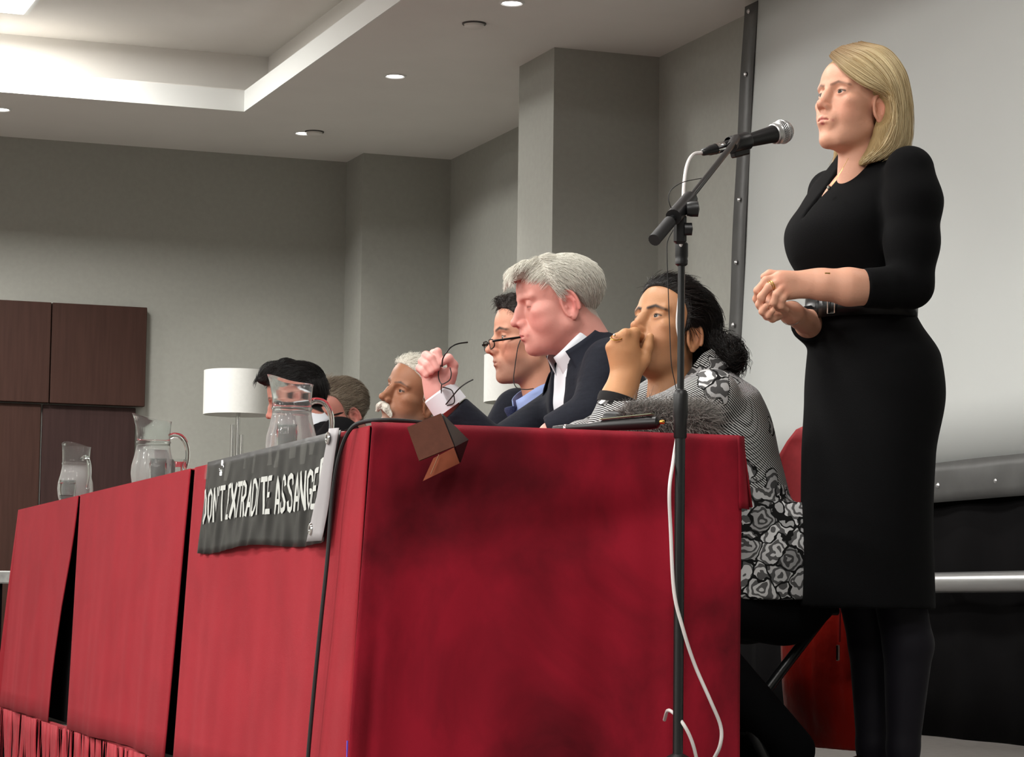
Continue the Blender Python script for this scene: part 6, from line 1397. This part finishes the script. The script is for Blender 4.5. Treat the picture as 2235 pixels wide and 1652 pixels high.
def brown_man():
    """Man with swept-back greying brown hair, seen from behind his temple."""
    D0 = 9.30; px = pix(D0); yaw = 197
    k = dict(male=1, skin=srgb(190, 128, 114), flush=srgb(184, 98, 92), brow=srgb(110, 84, 66), eye_open=.0036, neck=.062, neck_lean=.03, ear=1.05, scalp=srgb(96, 80, 66),
             hl_x=[-.125, -.075, -.040, -.028, -.010, .006, .022, .032, .045, .066, .080, .095], hl_z=[-.075, -.062, -.035, .010, .036, .030, -.004, .050, .080, .100, .106, .110])
    Rh = frame(yaw, -18, 0); s = 1.0; H = dict(O=px(771, 908, .07)-Rh[:, 1]*.078*s, R=Rh, s=s)
    root = empty('person', V(H['O'][0]+.20, H['O'][1]+.02, 0), 'person with swept-back greying brown hair and glasses, behind the big water jug', 'person')
    B = Build(); Ph, Qh, Nh = head_piece(B, k, H, .0028); nb = px(795, 990, 0)
    armL = dict(p=[px(850, 1015, .16), px(835, 1060, .18), px(765, 1075, .16)], r=[.070, .060, .048]); armR = dict(p=[px(750, 1000, -.20), px(735, 1055, -.22), px(680, 1070, -.16)], r=[.070, .060, .048])
    for a in (armL, armR):
        for j in (1, 2): a['p'][j][2] = max(a['p'][j][2], TZ+.058)
    T, O, tor, jk = suit(root, B, H, k, 170, 12, .47, SEC_M, M_charcoal, M_shirt_w, .30, [armL, armR], nb, .010)
    for a in (armL, armR): c0 = a['p'][2]+T @ V(.05, 0, 0); c0[2] = TZ+.03; table_hand(B, c0, frame(172), k['skin'], .006)
    body = finish_body('', root, B)
    for sd in (1, -1): eye_obj(k, H, body, sd)
    seated_lower(root, V(root.location.x+.02, root.location.y, .52), frame(172), M_charcoal)
    collar_ring('shirt_collar', M_shirt_w, root, nb+T @ V(.006, 0, .002), frame(170, -18), .064, .076, -.016, .030, .25, .030)
    mh = hair_mat('greying_strands', srgb(84, 68, 54), srgb(150, 138, 120), .5); mc = cap_mat('greying_hair', srgb(84, 70, 58), srgb(130, 118, 102))
    comb = lambda p: np.column_stack([-.9+0*p[:, 0], 0*p[:, 0], .1-.6*(p[:, 0] < -.05)])
    short_hair(k, H, body, Ph, Nh, mh, mc, lambda F: (cranium_cap(F, k, .007), F.chain([(.05, .03, .135), (.05, -.03, .135)], [.014, .014], .03)), [dict(n=2600, len=.04, comb=comb, lift=.35, sel=lambda P: P[:, 2] > -.2), dict(n=300, len=.012, on='head', comb=lambda p: np.column_stack([-.4+0*p[:, 0], 0*p[:, 0], -1+0*p[:, 0]]), lift=.15)], root)
    hg = H['O']+Rh @ V(.108, 0, .018); sp = empty('glasses', hg, 'dark glasses on the person with greying brown hair behind the jug', 'glasses'); spectacles('g', sp, hg, Rh[:, 0], Rh[:, 1], Rh[:, 2], M_spec)
brown_man()
def young_man():
    """Young man with thick black hair and a dark suit, looking down."""
    D0 = 8.80; px = pix(D0); yaw = 157
    k = dict(male=1, skin=srgb(186, 128, 112), flush=srgb(182, 100, 92), brow=srgb(18, 14, 12), brow_a=1, brow_w=.0056, eye_open=.0030, iris=(.03, .02, .015), lips=1.1, lip=srgb(168, 92, 90), neck=.058, neck_lean=.03, chin=.004, mouth=.003, ear=1.0, scalp=srgb(14, 12, 12), gaze=(1, 0, -.3),
             hl_x=[-.125, -.075, -.040, -.028, -.010, .006, .022, .034, .045, .066, .080, .095], hl_z=[-.075, -.062, -.035, .010, .036, .020, -.016, .040, .060, .080, .088, .092])
    Rh = frame(yaw, -17, 0); s = .96; H = dict(O=px(644, 876, .07)-Rh[:, 1]*.078*s, R=Rh, s=s)
    root = empty('person', V(H['O'][0]+.24, H['O'][1]+.02, 0), 'young person with thick black hair and dark suit, looking down beside the lamp', 'person')
    B = Build(); Ph, Qh, Nh = head_piece(B, k, H, .0026); nb = px(676, 934, 0)
    armL = dict(p=[px(742, 955, .16), px(735, 1040, .18), px(650, 1062, .16)], r=[.072, .060, .048]); armR = dict(p=[px(625, 985, -.18), px(590, 1045, -.20), px(545, 1060, -.14)], r=[.072, .060, .048])
    for a in (armL, armR):
        for j in (1, 2): a['p'][j][2] = max(a['p'][j][2], TZ+.058)
    T, O, tor, jk = suit(root, B, H, k, 164, 26, .47, SEC_M, M_charcoal, M_shirt_w, .34, [armL, armR], nb, .009)
    for a in (armL, armR): c0 = a['p'][2]+T @ V(.05, 0, 0); c0[2] = TZ+.03; table_hand(B, c0, frame(168), k['skin'], .006)
    body = finish_body('', root, B)
    for sd in (1, -1): eye_obj(k, H, body, sd)
    seated_lower(root, V(root.location.x+.02, root.location.y, .52), frame(168), M_charcoal)
    collar_ring('shirt_collar', M_shirt_w, root, nb+T @ V(.0, 0, .004), frame(164, -30), .062, .074, -.016, .036, .25, .026)
    mh = hair_mat('jet_strands', srgb(8, 7, 7), srgb(24, 21, 20), .4); mc = cap_mat('jet_hair', srgb(8, 7, 7), srgb(16, 14, 14), (1, 3, 3), .45)
    comb = lambda p: np.column_stack([np.where(p[:, 2] > .06, .7, -.2), .1+0*p[:, 0], np.where(p[:, 2] > .06, .0, -.9)])
    short_hair(k, H, body, Ph, Nh, mh, mc, lambda F: (cranium_cap(F, k, .012), F.chain([(.0, 0, .142), (.06, .0, .140), (.105, .01, .120)], [.022, .024, .012], .03), F.chain([(.0, .03, .135), (.06, .035, .132), (.10, .035, .115)], [.02, .02, .010], .03)), [dict(n=3600, len=.032, comb=comb, lift=.15, sel=lambda P: P[:, 2] > -.2), dict(n=400, len=.010, on='head', comb=comb, lift=.1)], root)
young_man()
# ================================================================== small things on and by the tables
def quad_slab(P4, th, name, m, parent, nrm=None):
    P = [V(p) for p in P4]; n = unit(np.cross(P[1]-P[0], P[3]-P[0])); n = n if nrm is None else nrm
    b = [p-n*th for p in P]; return MB().add(P+b, [(0, 1, 2, 3), (7, 6, 5, 4), (0, 4, 5, 1), (1, 5, 6, 2), (2, 6, 7, 3), (3, 7, 4, 0)]).build(name, m, parent, smooth=False)
M_brown = mat('brown_leather', srgb(80, 47, 36), .6, spec=.1, noise=(60, .1, 4), bump=(400, .08)); M_tan = mat('tan_leather', srgb(158, 84, 58), .5, noise=(30, .12, 3)); M_stitch = mat('stitching', srgb(150, 108, 80), .7)
wl = empty('leather_phone_case', at(955, 960, 4.865), 'brown leather folding phone case propped over the table edge', 'phone case')
A = [at(889, 934, 4.805), at(962, 904, 4.825), at(991, 976, 4.795), at(915, 1007, 4.775)]
pa = quad_slab(A, .004, 'front_cover', M_brown, wl)
nA = unit(np.cross(A[1]-A[0], A[3]-A[0])); nA = nA if nA @ FW < 0 else -nA
def onA(u, v, o=.0012): return (A[0]*(1-u)+A[1]*u)*(1-v)+(A[3]*(1-u)+A[2]*u)*v+nA*o
for u0 in (.20, .36): MB().tube([onA(u0, .26), onA(u0+.01, .92)], .0013, 6).build('card_slot', M_stitch, pa)
MB().tube([onA(.03, .03), onA(.97, .03), onA(.97, .97), onA(.03, .97)], .0022, 8, closed=True).build('edge_piping', M_brown, pa)
quad_slab([at(963, 904, 4.830), at(1020, 961, 4.905), at(1003, 1010, 4.895), at(991, 976, 4.805)], .003, 'inner_panel', M_blk, wl)
pb = quad_slab([at(1020, 962, 4.910), at(1003, 1011, 4.900), at(923, 1050, 4.885), at(946, 1000, 4.895)], .003, 'back_cover', M_tan, wl)
MB().tube([at(958, 992, 4.887), at(940, 1035, 4.880)], .0009, 6).build('stitch_line', M_stitch, pb)
# papers and a tablet near the corner of the table
ta = on_table(905, 905, 5.45, TZ+.004)
tag(MB().box(ta+V(0, 0, .006), (.09, .13, .006), frame(82)).build('tablet_computer', M_blk, smooth=False), 'flat black tablet lying at the near table edge behind the leather phone case', 'tablet')
pp = on_table(880, 905, 5.60, TZ+.004); q = MB(); q.grid(8, 8, lambda u, v: pp+frame(78) @ V((u-.5)*.21, (v-.5)*.297, .003+.012*abs(u-.5)**2*4)); tag(q.build('paper_sheet', M_paper, solid=.0006), 'curled white paper sheet lying beside the black tablet on the table', 'paper')
# handheld transmitter microphone lying on the table
hm = empty('wireless_microphone', on_table(1320, 925, 5.20), 'black wireless handheld microphone lying along the near table edge', 'microphone')
a0, a1 = at(1207, 934, 5.22), at(1442, 912, 5.12); dz = (TZ+.020)-min(a0[2], a1[2]-.004); a0[2] = TZ+.012; a1[2] = TZ+.022
axm = unit(a1-a0); sm = unit(np.cross(axm, V(0, 0, 1))); um = np.cross(sm, axm); Lm = float(np.linalg.norm(a1-a0))
MB().lathe([(.0005, 0), (.0065, .001), (.0075, .012), (.008, Lm*.36), (.0105, Lm*.42), (.0125, Lm*.75), (.0135, Lm*.90), (.012, Lm*.97), (.003, Lm)], a0, 22, np.column_stack([sm, um, axm])).build('body', M_blk, hm)
MB().lathe([(.0080, Lm*.11), (.0086, Lm*.115), (.0086, Lm*.13), (.0080, Lm*.135)], a0, 22, np.column_stack([sm, um, axm])).build('ring', M_chrome, hm)
quad_slab([a0+axm*Lm*k_+um*(.0095+.004*(k_-.4)/.5+.0025)+sm*w_ for k_, w_ in ((.45, -.008), (.93, -.010), (.93, .010), (.45, .008))], .002, 'display_strip', mat('pale_green_plastic', srgb(118, 124, 98), .5), hm)
MB().lathe([(.0005, -.004), (.004, -.002), (.0045, .010), (.002, .013)], a1-axm*.004, 14, np.column_stack([sm, um, axm])).build('tip', M_gold, hm)
# furry windshield recorder behind it
fc = at(1448, 918, 5.32); fc[2] = TZ+.042
wf = empty('furry_microphone', (fc[0], fc[1], TZ), 'microphone in a shaggy grey fur windshield lying on the table behind the stand', 'microphone')
fa = unit(at(1540, 925, 5.28)-at(1360, 905, 5.34)); fa[2] = 0; fa = unit(fa); F = Field(fc-.14, fc+.14, .004); F.cap(fc-fa*.065, fc+fa*.075, .026, .024, .01); P, Q = F.mesh(1)
M_furcore = mat('fur_base', srgb(60, 58, 56), .95); fo = link_mesh('windshield', raw_mesh('windshield', P-origin_of(wf), Q), M_furcore, wf)
Nf = normals(P, Q); ok = P[:, 2] > TZ+.012; ids = np.flatnonzero(ok); n = 9500; idx = rng.choice(ids, n); d = Nf[idx]*.7+fa*.5+rng.normal(0, .45, (n, 3)); d[:, 2] -= .12; t = np.linspace(0, 1, 6)[None, :, None]
cv = P[idx][:, None]+d[:, None]*t*(.014+.012*rng.random((n, 1, 1)))+rng.normal(0, .003, (n, 1, 3))*np.sin(t*4); cv[:, :, 2] = np.maximum(cv[:, :, 2], TZ+.003)
strands('fur', cv, hair_mat('grey_fur', srgb(70, 67, 64), srgb(150, 146, 140), .7), fo, .00032, .00018)
MB().lathe([(.0005, -.002), (.018, -.001), (.020, .006), (.020, .045), (.014, .05)], fc-fa*.125, 20, np.column_stack([unit(np.cross(fa, V(0, 0, 1))), V(0, 0, 1), fa])).build('handle_end', M_blk, wf)
# ================================================================== chairs
M_redchair = mat('red_upholstery', srgb(150, 34, 40), .7, noise=(80, .08, 3)); M_redcoat = mat('red_nylon', srgb(206, 44, 32), .38, spec=.5, noise=(10, .15, 3), bump=(14, 1.6))
def coat_chair():
    yaw = 186; T = frame(yaw); pc = at(1552, 1380, 5.92); c = V(pc[0], pc[1], 0)
    e = empty('chair', c, 'red backed chair with black slanted legs under the person in the patterned cardigan', 'chair'); W = lambda x, y, z: c+T @ V(x, y, z)
    F = Field(W(0, 0, .42)-V(.32, .32, .06), W(0, 0, .42)+V(.32, .32, .09), .008); F.box(W(-.02, 0, .425), (.20, .21, .022), T, .018); field_obj('seat', F, M_rubber, e)
    q = MB()
    def bk(u, v): a = (u-.5)*2; return W(-.235-.05*v-.03*math.cos(a*1.5), a*.205*math.sqrt(max(0, 1-.80*max(0, v-.35)**2/.4225)), .50+.345*v)
    q.grid(22, 14, bk); q.build('backrest', M_redchair, e, solid=.03)
    for sy_ in (1, -1):
        MB().tube([W(.17, sy_*.205, .42), W(.05, sy_*.21, .20), W(-.06, sy_*.215, .0)], .0125, 10).build('leg', M_blkmetal, e)
        MB().tube([W(-.25, sy_*.15, .70), W(-.22, sy_*.19, .44), W(.0, sy_*.195, .20), W(.24, sy_*.20, .0)], .0125, 10).build('leg', M_blkmetal, e)
        MB().tube([W(.17, sy_*.205, .412), W(-.21, sy_*.205, .412)], .011, 10).build('seat_rail', M_blkmetal, e)
    MB().tube([W(.02, .205, .14), W(.02, -.205, .14)], .009, 8).build('cross_bar', M_blkmetal, e)
    # coat hung over the chair back: shoulders on the rail, body and sleeves hanging behind it
    F = Field(W(-.33, 0, .45)-V(.32, .38, .42), W(-.33, 0, .45)+V(.32, .38, .46), .007)
    F.loft([(.09, -.01, 0, .045, .050, .190), (.25, 0, 0, .050, .055, .205), (.45, 0, 0, .052, .058, .215), (.62, 0, 0, .045, .055, .212), (.70, .0, 0, .040, .048, .190), (.745, 0, 0, .030, .034, .150), (.76, 0, 0, .016, .016, .09)], .02, W(-.330, 0, 0), T)
    for y_, a_ in ((.10, .9), (-.02, .6), (.17, .5)): F.chain([W(-.27, y_, .12), W(-.275, y_*.8, .6)], [.010*a_+.004, .004], .02, op='s')
    co = empty('red_coat', W(-.365, 0, .09), 'shiny red zip coat hanging over the back of the chair', 'coat'); field_obj('shell', F, M_redcoat, co)
    MB().tube([W(-.277, .125, .52), W(-.275, .120, .42), W(-.277, .115, .34)], .0022, 6).build('zip', M_redchair, co)
    MB().box(W(-.273, .114, .315), (.003, .004, .018), T, bev=.001).build('zip_puller', M_silver, co)
coat_chair()
